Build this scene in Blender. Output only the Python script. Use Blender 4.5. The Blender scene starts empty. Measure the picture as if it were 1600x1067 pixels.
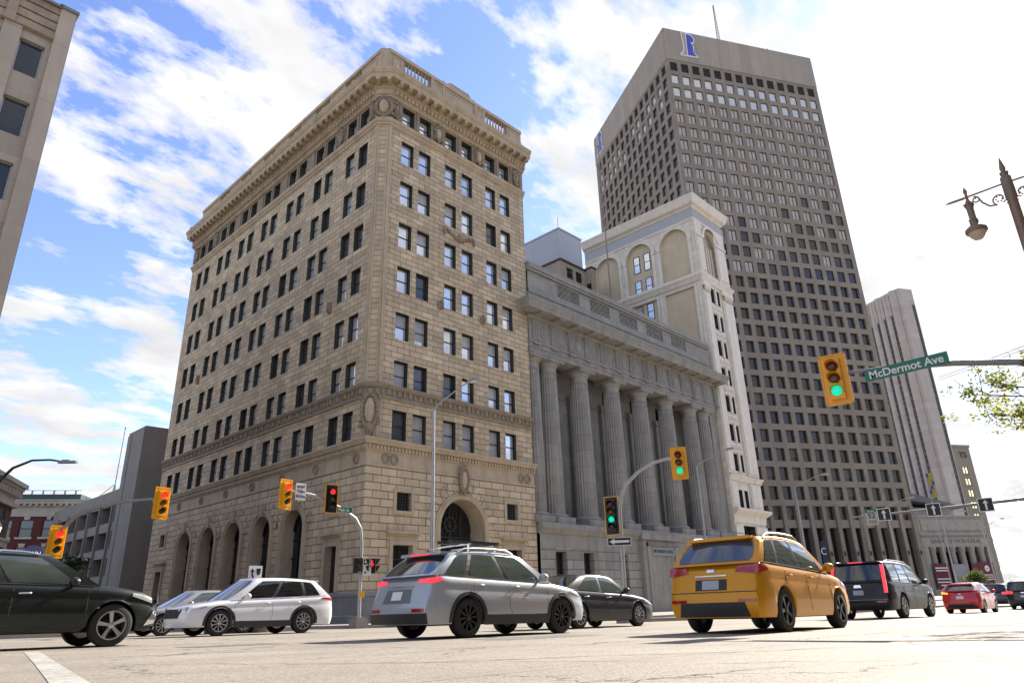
import bpy, bmesh, math, random
from mathutils import Vector, Matrix
R = math.radians
rnd = random.Random(7)
scn = bpy.context.scene
COL = scn.collection

# ------------------------------------------------------------ camera
cam_d = bpy.data.cameras.new('camera')
cam = bpy.data.objects.new('camera', cam_d)
COL.objects.link(cam)
scn.camera = cam
cam_d.sensor_width = 36.0
cam_d.lens = 36.0 * 1072.57 / 1600.0
cam_d.clip_start = 0.05
cam_d.clip_end = 6000.0
YAW, PIT, ROL = R(46.2905), R(20.6597), R(-1.66724)
fw = Vector((math.sin(YAW) * math.cos(PIT), math.cos(YAW) * math.cos(PIT), math.sin(PIT)))
rt = Vector((math.cos(YAW), -math.sin(YAW), 0.0))
up = rt.cross(fw)
rt2 = rt * math.cos(ROL) + up * math.sin(ROL)
up2 = -rt * math.sin(ROL) + up * math.cos(ROL)
M = Matrix(((rt2.x, up2.x, -fw.x, 0), (rt2.y, up2.y, -fw.y, 0), (rt2.z, up2.z, -fw.z, 0.65), (0, 0, 0, 1)))
cam.matrix_world = M

# ------------------------------------------------------------ world and sun
SUN_EL, SUN_AZ = R(33.8), R(89.0)          # azimuth from +Y towards +X
sun_dir = Vector((math.sin(SUN_AZ) * math.cos(SUN_EL), math.cos(SUN_AZ) * math.cos(SUN_EL), math.sin(SUN_EL)))
world = bpy.data.worlds.new('World')
scn.world = world
world.use_nodes = True
wn, wl = world.node_tree.nodes, world.node_tree.links
wn.clear()
def N(nt, typ, **kw):
    n = nt.nodes.new(typ)
    for k, v in kw.items():
        if k.startswith('i_'):
            n.inputs[k[2:].replace('_', ' ')].default_value = v
        else:
            setattr(n, k, v)
    return n
def math_n(nt, op, a, b=None, c=None, clamp=False):
    n = nt.nodes.new('ShaderNodeMath'); n.operation = op; n.use_clamp = clamp
    for i, x in enumerate((a, b, c)):
        if x is None: continue
        if isinstance(x, (int, float)): n.inputs[i].default_value = x
        else: nt.links.new(x, n.inputs[i])
    return n.outputs[0]
def vmath(nt, op, a, b=None, out=0):
    n = nt.nodes.new('ShaderNodeVectorMath'); n.operation = op
    for i, x in enumerate((a, b)):
        if x is None: continue
        if isinstance(x, (tuple, list, Vector)): n.inputs[i].default_value = tuple(x)
        else: nt.links.new(x, n.inputs[i])
    return n.outputs[out]
def mixc(nt, f, a, b, blend='MIX'):
    n = nt.nodes.new('ShaderNodeMix'); n.data_type = 'RGBA'; n.blend_type = blend
    for s, x in ((n.inputs[0], f), (n.inputs[6], a), (n.inputs[7], b)):
        if isinstance(x, (int, float)): s.default_value = x
        elif isinstance(x, (tuple, list)): s.default_value = (x[0], x[1], x[2], 1)
        else: nt.links.new(x, s)
    return n.outputs[2]
def ramp(nt, f, pts):
    n = nt.nodes.new('ShaderNodeValToRGB')
    e = n.color_ramp.elements
    while len(e) < len(pts): e.new(0.5)
    for i, (p, c) in enumerate(pts):
        e[i].position = p
        e[i].color = (c, c, c, 1) if isinstance(c, (int, float)) else (c[0], c[1], c[2], 1)
    nt.links.new(f, n.inputs[0])
    return n.outputs[0]
wt = world.node_tree
sky = N(wt, 'ShaderNodeTexSky', sky_type='NISHITA', sun_disc=False)
sky.sun_elevation = SUN_EL
sky.sun_rotation = SUN_AZ
sky.air_density = 1.0; sky.dust_density = 0.25; sky.ozone_density = 1.6
tc = N(wt, 'ShaderNodeTexCoord')
d = vmath(wt, 'NORMALIZE', tc.outputs['Generated'])
sep = N(wt, 'ShaderNodeSeparateXYZ'); wl.new(d, sep.inputs[0])
zz = math_n(wt, 'ADD', math_n(wt, 'MAXIMUM', sep.outputs[2], 0.0), 0.20)
cmb = N(wt, 'ShaderNodeCombineXYZ')
wl.new(math_n(wt, 'DIVIDE', sep.outputs[0], zz), cmb.inputs[0])
wl.new(math_n(wt, 'DIVIDE', sep.outputs[1], zz), cmb.inputs[1])
mp = N(wt, 'ShaderNodeMapping'); wl.new(cmb.outputs[0], mp.inputs[0])
mp.inputs['Rotation'].default_value = (0, 0, R(-80)); mp.inputs['Scale'].default_value = (1.0, 1.7, 1.0)
mp.inputs['Location'].default_value = (0.4, 9.1, 0.0)
n1 = N(wt, 'ShaderNodeTexNoise', i_Scale=3.5, i_Detail=10.0, i_Roughness=0.60, i_Distortion=0.1)
wl.new(mp.outputs[0], n1.inputs['Vector'])
n2 = N(wt, 'ShaderNodeTexNoise', i_Scale=7.5, i_Detail=7.0, i_Roughness=0.62)
wl.new(mp.outputs[0], n2.inputs['Vector'])
sd = vmath(wt, 'DOT_PRODUCT', d, tuple(sun_dir), out=1)
nearsun = ramp(wt, sd, [(0.84, 0.0), (0.99, 1.0)])
# clouds thicken towards the sun and the horizon
dens = math_n(wt, 'ADD', n1.outputs[0], math_n(wt, 'MULTIPLY', nearsun, 0.06))
hor = ramp(wt, sep.outputs[2], [(0.0, 1.0), (0.33, 0.0)])
dens = math_n(wt, 'ADD', dens, math_n(wt, 'MULTIPLY', hor, 0.06))
dens = math_n(wt, 'ADD', dens, math_n(wt, 'MULTIPLY', math_n(wt, 'SUBTRACT', n2.outputs[0], 0.5), 0.24))
cover = ramp(wt, dens, [(0.455, 0.0), (0.505, 0.55), (0.57, 1.0)])
n3 = N(wt, 'ShaderNodeTexNoise', i_Scale=3.4, i_Detail=6.0, i_Roughness=0.55)
off = N(wt, 'ShaderNodeMapping'); wl.new(mp.outputs[0], off.inputs[0]); off.inputs['Location'].default_value = (9.0, 4.0, 2.0)
wl.new(off.outputs[0], n3.inputs['Vector'])
shade = ramp(wt, n3.outputs[0], [(0.32, 0.76), (0.60, 1.0)])
bright = math_n(wt, 'MULTIPLY', shade, math_n(wt, 'ADD', 2.8, math_n(wt, 'MULTIPLY', nearsun, 0.5)))
cc = N(wt, 'ShaderNodeCombineXYZ')
for i, k in enumerate((0.985, 0.985, 1.0)): wl.new(math_n(wt, 'MULTIPLY', bright, k), cc.inputs[i])
skyc = mixc(wt, 1.0, sky.outputs[0], (0.68, 0.66, 0.83), 'MULTIPLY')
mix = mixc(wt, cover, skyc, cc.outputs[0])
bg = N(wt, 'ShaderNodeBackground'); bg.inputs['Strength'].default_value = 0.11
wl.new(mix, bg.inputs['Color'])
wo = N(wt, 'ShaderNodeOutputWorld'); wl.new(bg.outputs[0], wo.inputs[0])

sl = bpy.data.lights.new('sun', 'SUN'); sl.energy = 3.6; sl.angle = R(0.55); sl.color = (1.0, 0.93, 0.82)
so = bpy.data.objects.new('sun', sl); COL.objects.link(so)
so.rotation_euler = sun_dir.to_track_quat('Z', 'Y').to_euler()
so.location = (60, 0, 60)
scn.view_settings.view_transform = 'Standard'
scn.view_settings.look = 'None'
scn.view_settings.exposure = 1.82
scn.view_settings.gamma = 1.0
scn.cycles.max_bounces = 5
scn.cycles.diffuse_bounces = 3
scn.cycles.glossy_bounces = 3

# ------------------------------------------------------------ ground height
HX, HY = math.sin(YAW), math.cos(YAW)
def G(x, y):
    s = min(max(x * HX + y * HY, -6.0), 45.0)
    return -0.0135 * (s - 13) - 0.008 * (min(max(x, -5.0), 70.0) - 14)

# ------------------------------------------------------------ materials
MATS = {}
def mat(name, col, rough=0.7, var=0.12, vscale=1.2, metal=0.0, spec=0.5, brick=None, joint=None, bump=0.0,
        coat=0.0, stain=0.0, fine=0.0, emit=None, estr=0.0, jointw=0.02, objrand=0.0):
    if name in MATS: return MATS[name]
    m = bpy.data.materials.new(name); m.use_nodes = True
    nt = m.node_tree; b = nt.nodes['Principled BSDF']
    b.inputs['Roughness'].default_value = rough
    b.inputs['Metallic'].default_value = metal
    b.inputs['Specular IOR Level'].default_value = spec
    b.inputs['Coat Weight'].default_value = coat
    b.inputs['Coat Roughness'].default_value = 0.04
    c = None
    tc = nt.nodes.new('ShaderNodeTexCoord')
    hgt = None
    if brick:
        bw, bh, off, jc = brick
        bt = nt.nodes.new('ShaderNodeTexBrick')
        nt.links.new(tc.outputs['UV'], bt.inputs['Vector'])
        bt.offset = off
        bt.inputs['Scale'].default_value = 1.0
        bt.inputs['Brick Width'].default_value = bw
        bt.inputs['Row Height'].default_value = bh
        bt.inputs['Mortar Size'].default_value = jointw
        bt.inputs['Mortar Smooth'].default_value = 0.3
        bt.inputs['Bias'].default_value = 0.0
        k = var * 1.1
        bt.inputs['Color1'].default_value = tuple(min(1, x * (1 + k)) for x in col) + (1,)
        bt.inputs['Color2'].default_value = tuple(x * (1 - k) for x in col) + (1,)
        bt.inputs['Mortar'].default_value = tuple(x * jc for x in col) + (1,)
        c = bt.outputs[0]
        hgt = math_n(nt, 'SUBTRACT', 1.0, bt.outputs[1])
    n = nt.nodes.new('ShaderNodeTexNoise')
    n.inputs['Scale'].default_value = vscale; n.inputs['Detail'].default_value = 6; n.inputs['Roughness'].default_value = 0.62
    nt.links.new(tc.outputs['Object'], n.inputs['Vector'])
    vr = ramp(nt, n.outputs[0], [(0.3, 1 - var), (0.7, 1 + var)])
    vr.node.color_ramp.elements[1].color = (1, 1, 1, 1)
    vr.node.color_ramp.elements[0].color = ((1 - var * 1.6),) * 3 + (1,)
    base = c if c is not None else tuple(col)
    c = mixc(nt, 1.0, base, vr, 'MULTIPLY')
    if stain > 0:
        mp = nt.nodes.new('ShaderNodeMapping'); nt.links.new(tc.outputs['Object'], mp.inputs[0])
        mp.inputs['Scale'].default_value = (1.3, 1.3, 0.12)
        n2 = nt.nodes.new('ShaderNodeTexNoise'); n2.inputs['Scale'].default_value = 1.0; n2.inputs['Detail'].default_value = 8
        n2.inputs['Roughness'].default_value = 0.7
        nt.links.new(mp.outputs[0], n2.inputs['Vector'])
        c = mixc(nt, ramp(nt, n2.outputs[0], [(0.47, 0.0), (0.72, stain)]), c, tuple(x * 0.36 for x in col))
    if fine > 0:
        n3 = nt.nodes.new('ShaderNodeTexNoise'); n3.inputs['Scale'].default_value = 22; n3.inputs['Detail'].default_value = 3
        nt.links.new(tc.outputs['Object'], n3.inputs['Vector'])
        c = mixc(nt, 1.0, c, ramp(nt, n3.outputs[0], [(0.35, 1 - fine), (0.62, 1.0)]), 'MULTIPLY')
    if objrand > 0:
        oi = nt.nodes.new('ShaderNodeObjectInfo')
        c = mixc(nt, 1.0, c, ramp(nt, oi.outputs['Random'], [(0.0, 1 - objrand), (1.0, 1.0)]), 'MULTIPLY')
    nt.links.new(c, b.inputs['Base Color'])
    if bump > 0:
        bp = nt.nodes.new('ShaderNodeBump'); bp.inputs['Strength'].default_value = min(1, bump); bp.inputs['Distance'].default_value = 0.03
        h = n.outputs[0]
        n4 = nt.nodes.new('ShaderNodeTexNoise'); n4.inputs['Scale'].default_value = 9; n4.inputs['Detail'].default_value = 4
        nt.links.new(tc.outputs['Object'], n4.inputs['Vector'])
        h = math_n(nt, 'MULTIPLY', n4.outputs[0], 0.5)
        if hgt is not None: h = math_n(nt, 'ADD', h, math_n(nt, 'MULTIPLY', hgt, 1.2))
        nt.links.new(h, bp.inputs['Height']); nt.links.new(bp.outputs[0], b.inputs['Normal'])
    if emit:
        b.inputs['Emission Color'].default_value = tuple(emit) + (1,)
        b.inputs['Emission Strength'].default_value = estr
    m.diffuse_color = tuple(col) + (1,)
    MATS[name] = m
    return m

TAN = (0.62, 0.49, 0.32)
m_ash = mat('limestone_ashlar', TAN, 0.85, 0.17, 0.5, brick=(1.05, 0.42, 0.5, 0.36), bump=0.9, stain=0.42, jointw=0.022)
m_rust = mat('limestone_rusticated', (0.62, 0.495, 0.33), 0.85, 0.12, 0.6, brick=(1.25, 0.5, 0.5, 0.33), bump=1.0, stain=0.42, jointw=0.03)
m_tan = mat('limestone_smooth', (0.58, 0.465, 0.315), 0.8, 0.14, 0.9, bump=0.3, stain=0.5, fine=0.15)
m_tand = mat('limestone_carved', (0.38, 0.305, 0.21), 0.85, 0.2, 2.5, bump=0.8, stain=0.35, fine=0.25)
m_base = mat('granite_base', (0.27, 0.26, 0.25), 0.6, 0.12, 1.5, brick=(1.8, 0.9, 0.5, 0.6), fine=0.2, jointw=0.012)
GRY = (0.37, 0.35, 0.305)
m_gran = mat('grey_granite', GRY, 0.75, 0.14, 0.8, brick=(2.2, 0.72, 0.5, 0.35), bump=0.6, stain=0.6, fine=0.15, jointw=0.035)
m_gran_s = mat('grey_granite_smooth', GRY, 0.75, 0.15, 0.9, bump=0.3, stain=0.65, fine=0.18)
m_gran_b = mat('grey_granite_blocks', (0.36, 0.34, 0.295), 0.75, 0.1, 0.8, brick=(1.7, 1.0, 0.5, 0.55), stain=0.35, fine=0.12, jointw=0.015)
m_drum = mat('grey_granite_drums', (0.38, 0.36, 0.315), 0.75, 0.12, 0.9, brick=(50, 1.45, 0.0, 0.45), stain=0.4, fine=0.15, jointw=0.015)
m_terra = mat('white_terracotta', (0.76, 0.68, 0.55), 0.55, 0.1, 0.7, brick=(1.3, 0.6, 0.5, 0.78), stain=0.3, fine=0.08, jointw=0.012)
m_terra_s = mat('white_terracotta_trim', (0.80, 0.72, 0.59), 0.5, 0.1, 1.2, stain=0.25, bump=0.2)
m_yel = mat('cream_render', (0.62, 0.52, 0.35), 0.85, 0.1, 0.5, stain=0.15)
m_conc_t = mat('tower_concrete', (0.25, 0.215, 0.17), 0.8, 0.08, 0.35, brick=(2.771, 3.41, 0.0, 0.8), stain=0.15, jointw=0.03)
m_conc_p = mat('parkade_concrete', (0.26, 0.24, 0.21), 0.85, 0.1, 0.5, stain=0.25, bump=0.3)
m_conc_l = mat('pale_concrete', (0.36, 0.35, 0.33), 0.85, 0.1, 0.5, stain=0.2)
m_glass = mat('window_glass_sky', (0.97, 0.975, 0.95), 0.04, 0.16, 0.9, metal=0.5, objrand=0.25)  # pale base colour stands in for brightly reflected sky
m_glass_d = mat('window_glass_dark', (0.16, 0.16, 0.16), 0.06, 0.1, 0.5, metal=0.35, objrand=0.4)
m_glass_dd = mat('window_glass_black', (0.02, 0.021, 0.022), 0.08, 0.1, 0.5, spec=0.5)
m_glass_t = mat('tower_glass_bronze', (0.07, 0.063, 0.058), 0.1, 0.2, 0.5, metal=0.2, objrand=0.5)
m_glass_b = mat('tower_glass_sky_tint', (0.70, 0.71, 0.66), 0.12, 0.1, 0.5, metal=0.25, objrand=0.25)  # sky reflection of the top rows put into a pale colour
m_curt = mat('pale_curtained_glass', (0.56, 0.51, 0.45), 0.25, 0.2, 2.0, metal=0.1, objrand=0.5)
m_blind = mat('pale_blind', (0.52, 0.50, 0.45), 0.5, 0.12, 2.0, coat=0.8, objrand=0.25)
m_louv = mat('dark_louvre', (0.03, 0.027, 0.025), 0.7)
m_jamb = mat('dark_window_jamb', (0.06, 0.062, 0.05), 0.7, 0.2)
m_sash = mat('dark_green_sash', (0.018, 0.024, 0.021), 0.4)
m_black = mat('black_paint', (0.012, 0.012, 0.013), 0.4)
m_iron = mat('wrought_iron', (0.05, 0.052, 0.055), 0.5)
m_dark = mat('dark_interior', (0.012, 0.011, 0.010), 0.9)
m_galv = mat('galvanised_steel', (0.42, 0.43, 0.44), 0.45, 0.12, 3.0, metal=0.6)
m_galvd = mat('weathered_steel', (0.24, 0.235, 0.23), 0.5, 0.12, 3.0, metal=0.5)
m_sigy = mat('signal_yellow', (0.80, 0.38, 0.01), 0.4, 0.04, 3.0)
m_signblk = mat('sign_black', (0.01, 0.01, 0.01), 0.45)
m_signw = mat('sign_white', (0.72, 0.72, 0.70), 0.4, 0.04)
m_signg = mat('sign_green', (0.005, 0.16, 0.085), 0.4, 0.04)
m_green_on = mat('lens_green_lit', (0.0, 0.5, 0.3), 0.3, 0.0, emit=(0.0, 0.85, 0.5), estr=0.2)
m_red_on = mat('lens_red_lit', (0.6, 0.02, 0.02), 0.3, 0.0, emit=(1.0, 0.03, 0.03), estr=0.28)
m_red_off = mat('lens_red_dark', (0.10, 0.012, 0.008), 0.25)
m_amb_off = mat('lens_amber_dark', (0.09, 0.05, 0.005), 0.25)
m_grn_off = mat('lens_green_dark', (0.008, 0.02, 0.015), 0.25)

# ------------------------------------------------------------ mesh builder
class MB:
    def __init__(s, mats=None):
        s.v = []; s.f = []; s.m = []
    def vert(s, p):
        s.v.append(tuple(p)); return len(s.v) - 1
    def quad(s, a, b, c, d, mi=0):
        i = len(s.v); s.v += [tuple(a), tuple(b), tuple(c), tuple(d)]; s.f.append((i, i + 1, i + 2, i + 3)); s.m.append(mi)
    def poly(s, pts, mi=0):
        i = len(s.v); s.v += [tuple(p) for p in pts]; s.f.append(tuple(range(i, i + len(pts)))); s.m.append(mi)
    def box(s, x0, x1, y0, y1, z0, z1, mi=0, T=None):
        i = len(s.v)
        P = [(x0, y0, z0), (x1, y0, z0), (x1, y1, z0), (x0, y1, z0), (x0, y0, z1), (x1, y0, z1), (x1, y1, z1), (x0, y1, z1)]
        if T is not None: P = [tuple(T @ Vector(p)) for p in P]
        s.v += P
        for f in ((3, 2, 1, 0), (4, 5, 6, 7), (0, 1, 5, 4), (1, 2, 6, 5), (2, 3, 7, 6), (3, 0, 4, 7)):
            s.f.append(tuple(i + k for k in f)); s.m.append(mi)
    def grid(s, rows, mi=0, closed=False, mf=None):
        i = len(s.v); n = len(rows[0])
        for r in rows: s.v += [tuple(p) for p in r]
        for a in range(len(rows) - 1):
            for b in range(n if closed else n - 1):
                c = (b + 1) % n
                s.f.append((i + a * n + b, i + a * n + c, i + (a + 1) * n + c, i + (a + 1) * n + b))
                s.m.append(mf(a, b) if mf else mi)
    def tube(s, path, rad, n=8, mi=0, caps=True):
        path = [Vector(p) for p in path]
        if not isinstance(rad, (list, tuple)): rad = [rad] * len(path)
        t0 = (path[1] - path[0]).normalized()
        ref = Vector((0, 0, 1)) if abs(t0.z) < 0.9 else Vector((1, 0, 0))
        u = t0.cross(ref).normalized(); rows = []
        for k, p in enumerate(path):
            a = path[max(0, k - 1)]; b = path[min(len(path) - 1, k + 1)]
            t = (b - a).normalized()
            u = (u - t * u.dot(t)).normalized(); w = t.cross(u)
            rows.append([p + (u * math.cos(2 * math.pi * j / n) + w * math.sin(2 * math.pi * j / n)) * rad[k] for j in range(n)])
        s.grid(rows, mi, closed=True)
        if caps:
            s.poly(rows[0][::-1], mi); s.poly(rows[-1], mi)
    def lathe(s, prof, c=(0, 0, 0), n=16, mi=0, axis='z', flute=None, caps=True):
        rows = []
        for r, z in prof:
            row = []
            for j in range(n):
                a = 2 * math.pi * j / n
                rr = r * (flute if (flute and j % 2) else 1.0)
                x, y = rr * math.cos(a), rr * math.sin(a)
                if axis == 'z': row.append((c[0] + x, c[1] + y, c[2] + z))
                elif axis == 'y': row.append((c[0] + x, c[1] + z, c[2] + y))
                else: row.append((c[0] + z, c[1] + x, c[2] + y))
            rows.append(row)
        s.grid(rows, mi, closed=True)
        if caps: s.poly(rows[0][::-1], mi); s.poly(rows[-1], mi)
    def prism(s, poly, a, b, plane='xz', mi=0):
        # poly in a plane, extruded along the third axis from a to b
        def P(p, t):
            return {'xz': (p[0], t, p[1]), 'xy': (p[0], p[1], t), 'yz': (t, p[0], p[1])}[plane]
        A = [P(p, a) for p in poly]; B = [P(p, b) for p in poly]
        s.poly(A, mi); s.poly(B[::-1], mi)
        for i in range(len(poly)):
            j = (i + 1) % len(poly)
            s.quad(A[i], B[i], B[j], A[j], mi)
    def sweep(s, path, prof, mi=0, side=1):
        # horizontal path of (x, y), profile of (out, z); mitred; outward = right-hand side * side
        n = len(path); offs = []
        for i in range(n):
            ds = []
            if i > 0: ds.append((path[i][0] - path[i - 1][0], path[i][1] - path[i - 1][1]))
            if i < n - 1: ds.append((path[i + 1][0] - path[i][0], path[i + 1][1] - path[i][1]))
            ns = []
            for dx, dy in ds:
                l = math.hypot(dx, dy); ns.append((dy / l * side, -dx / l * side))
            if len(ns) == 1: o = ns[0]
            else:
                bx, by = ns[0][0] + ns[1][0], ns[0][1] + ns[1][1]
                l = math.hypot(bx, by); bx /= l; by /= l
                k = bx * ns[0][0] + by * ns[0][1]
                o = (bx / k, by / k)
            offs.append(o)
        rows = [[(p[0] + o[0] * q[0], p[1] + o[1] * q[0], q[1]) for q in prof] for p, o in zip(path, offs)]
        s.grid(rows, mi)
        s.poly(rows[0], mi); s.poly(rows[-1][::-1], mi)
    def wall(s, O, U, Nn, us, zs, holes, depth, mi=0, mr=None):
        # wall in plane through O with horizontal direction U and outward normal Nn; holes = (u0,u1,z0,z1)
        mr = mi if mr is None else mr
        U = Vector(U); Nn = Vector(Nn); O = Vector(O)
        eps = 1e-5
        cu = sorted(set([round(x, 4) for x in us] + [round(h[k], 4) for h in holes for k in (0, 1)]))
        cz = sorted(set([round(x, 4) for x in zs] + [round(h[k], 4) for h in holes for k in (2, 3)]))
        P = lambda u, z, d=0.0: O + U * u + Vector((0, 0, z)) - Nn * d
        for a in range(len(cu) - 1):
            um = (cu[a] + cu[a + 1]) / 2
            hs = [h for h in holes if h[0] < um < h[1]]
            for b in range(len(cz) - 1):
                zm = (cz[b] + cz[b + 1]) / 2
                if any(h[2] < zm < h[3] for h in hs): continue
                s.quad(P(cu[a], cz[b]), P(cu[a + 1], cz[b]), P(cu[a + 1], cz[b + 1]), P(cu[a], cz[b + 1]), mi)
        for h in holes:
            dd = h[4] if len(h) > 4 else depth
            skip_top = len(h) > 5 and h[5]
            u0, u1, z0, z1 = h[:4]
            s.quad(P(u0, z0), P(u1, z0), P(u1, z0, dd), P(u0, z0, dd), mr)
            if not skip_top: s.quad(P(u0, z1), P(u1, z1), P(u1, z1, dd), P(u0, z1, dd), mr)
            s.quad(P(u0, z0), P(u0, z1), P(u0, z1, dd), P(u0, z0, dd), mr)
            s.quad(P(u1, z0), P(u1, z1), P(u1, z1, dd), P(u1, z0, dd), mr)
    def archfill(s, O, U, Nn, u0, u1, zs, zt, depth, n=18, mi=0, mr=None):
        mr = mi if mr is None else mr
        U = Vector(U); Nn = Vector(Nn); O = Vector(O)
        P = lambda u, z, d=0.0: O + U * u + Vector((0, 0, z)) - Nn * d
        c = (u0 + u1) / 2; r = (u1 - u0) / 2
        pts = [(c - r * math.cos(math.pi * k / n), zs + r * math.sin(math.pi * k / n)) for k in range(n + 1)]
        for k in range(n):
            a, b = pts[k], pts[k + 1]
            s.quad(P(a[0], a[1]), P(b[0], b[1]), P(b[0], zt), P(a[0], zt), mi)
            s.quad(P(*a), P(*b), P(b[0], b[1], depth), P(a[0], a[1], depth), mr)
    def ring(s, O, U, Nn, c, zc, r0, r1, proud, a0=0.0, a1=180.0, n=20, mi=0, gap=0.0, back=0.02):
        # arch ring of n blocks
        U = Vector(U); Nn = Vector(Nn); O = Vector(O)
        P = lambda u, z, d: O + U * u + Vector((0, 0, z)) + Nn * d
        for k in range(n):
            t0 = R(a0 + (a1 - a0) * (k + gap) / n); t1 = R(a0 + (a1 - a0) * (k + 1 - gap) / n)
            q = [(c - r * math.cos(t), zc + r * math.sin(t)) for r, t in ((r0, t0), (r0, t1), (r1, t1), (r1, t0))]
            A = [P(x, z, proud) for x, z in q]; B = [P(x, z, -back) for x, z in q]
            s.poly(A, mi)
            for i in range(4):
                j = (i + 1) % 4
                s.quad(A[i], B[i], B[j], A[j], mi)
    def build(s, name, mats, parent=None, org=(0, 0, 0), smooth=None, uvs=True):
        me = bpy.data.meshes.new(name)
        ox, oy, oz = org
        me.from_pydata([(x - ox, y - oy, z - oz) for x, y, z in s.v], [], s.f)
        if not isinstance(mats, (list, tuple)): mats = [mats]
        for m in mats: me.materials.append(m)
        me.polygons.foreach_set('material_index', s.m)
        if smooth:
            bm = bmesh.new(); bm.from_mesh(me)
            bmesh.ops.remove_doubles(bm, verts=bm.verts, dist=1e-4)
            bmesh.ops.recalc_face_normals(bm, faces=bm.faces)
            for f in bm.faces: f.smooth = True
            lim = R(smooth)
            for e in bm.edges:
                if len(e.link_faces) == 2:
                    e.smooth = e.calc_face_angle(0) < lim
            bm.to_mesh(me); bm.free()
        if uvs:
            uv = me.uv_layers.new(name='UVMap')
            V = me.vertices; data = []
            for p in me.polygons:
                nx, ny, nz = p.normal
                for vi in p.vertices:
                    c = V[vi].co
                    x, y, z = c.x + ox, c.y + oy, c.z + oz
                    if abs(nz) > 0.85: data += [x, y]
                    elif abs(nx) > abs(ny): data += [y, z]
                    else: data += [x, z]
            uv.data.foreach_set('uv', data)
        me.validate(); me.update()
        o = bpy.data.objects.new(name, me); COL.objects.link(o)
        if parent is not None: o.parent = parent
        else: o.location = org
        return o
def thing(name, label, cat, loc=(0, 0, 0), rz=0.0, group=None):
    o = bpy.data.objects.new(name, None); COL.objects.link(o)
    o.empty_display_size = 0.3
    o.location = loc; o.rotation_euler = (0, 0, rz)
    o['label'] = label; o['category'] = cat
    if group: o['group'] = group
    return o
def struct(o, kind='structure'):
    o['kind'] = kind; return o
def tag(o, label, cat, group=None):
    o['label'] = label; o['category'] = cat
    if group: o['group'] = group
    return o
def copy_tree(o, parent=None):
    c = o.copy(); COL.objects.link(c); c.parent = parent
    for ch in list(o.children): copy_tree(ch, c)
    return c
def text(name, s, size, m, parent, loc, rot, ext=0.004, sx=1.0, align='CENTER', bold=0.0):
    cu = bpy.data.curves.new(name, 'FONT'); cu.body = s; cu.size = size; cu.extrude = ext
    cu.align_x = align; cu.align_y = 'CENTER'; cu.offset = bold
    t = bpy.data.objects.new(name, cu); COL.objects.link(t)
    dg = bpy.context.evaluated_depsgraph_get()
    me = bpy.data.meshes.new_from_object(t.evaluated_get(dg))
    COL.objects.unlink(t); bpy.data.objects.remove(t)
    me.materials.clear(); me.materials.append(m)
    o = bpy.data.objects.new(name, me); COL.objects.link(o)
    o.parent = parent; o.location = loc; o.rotation_euler = rot; o.scale = (sx, 1, 1)
    return o
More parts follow.
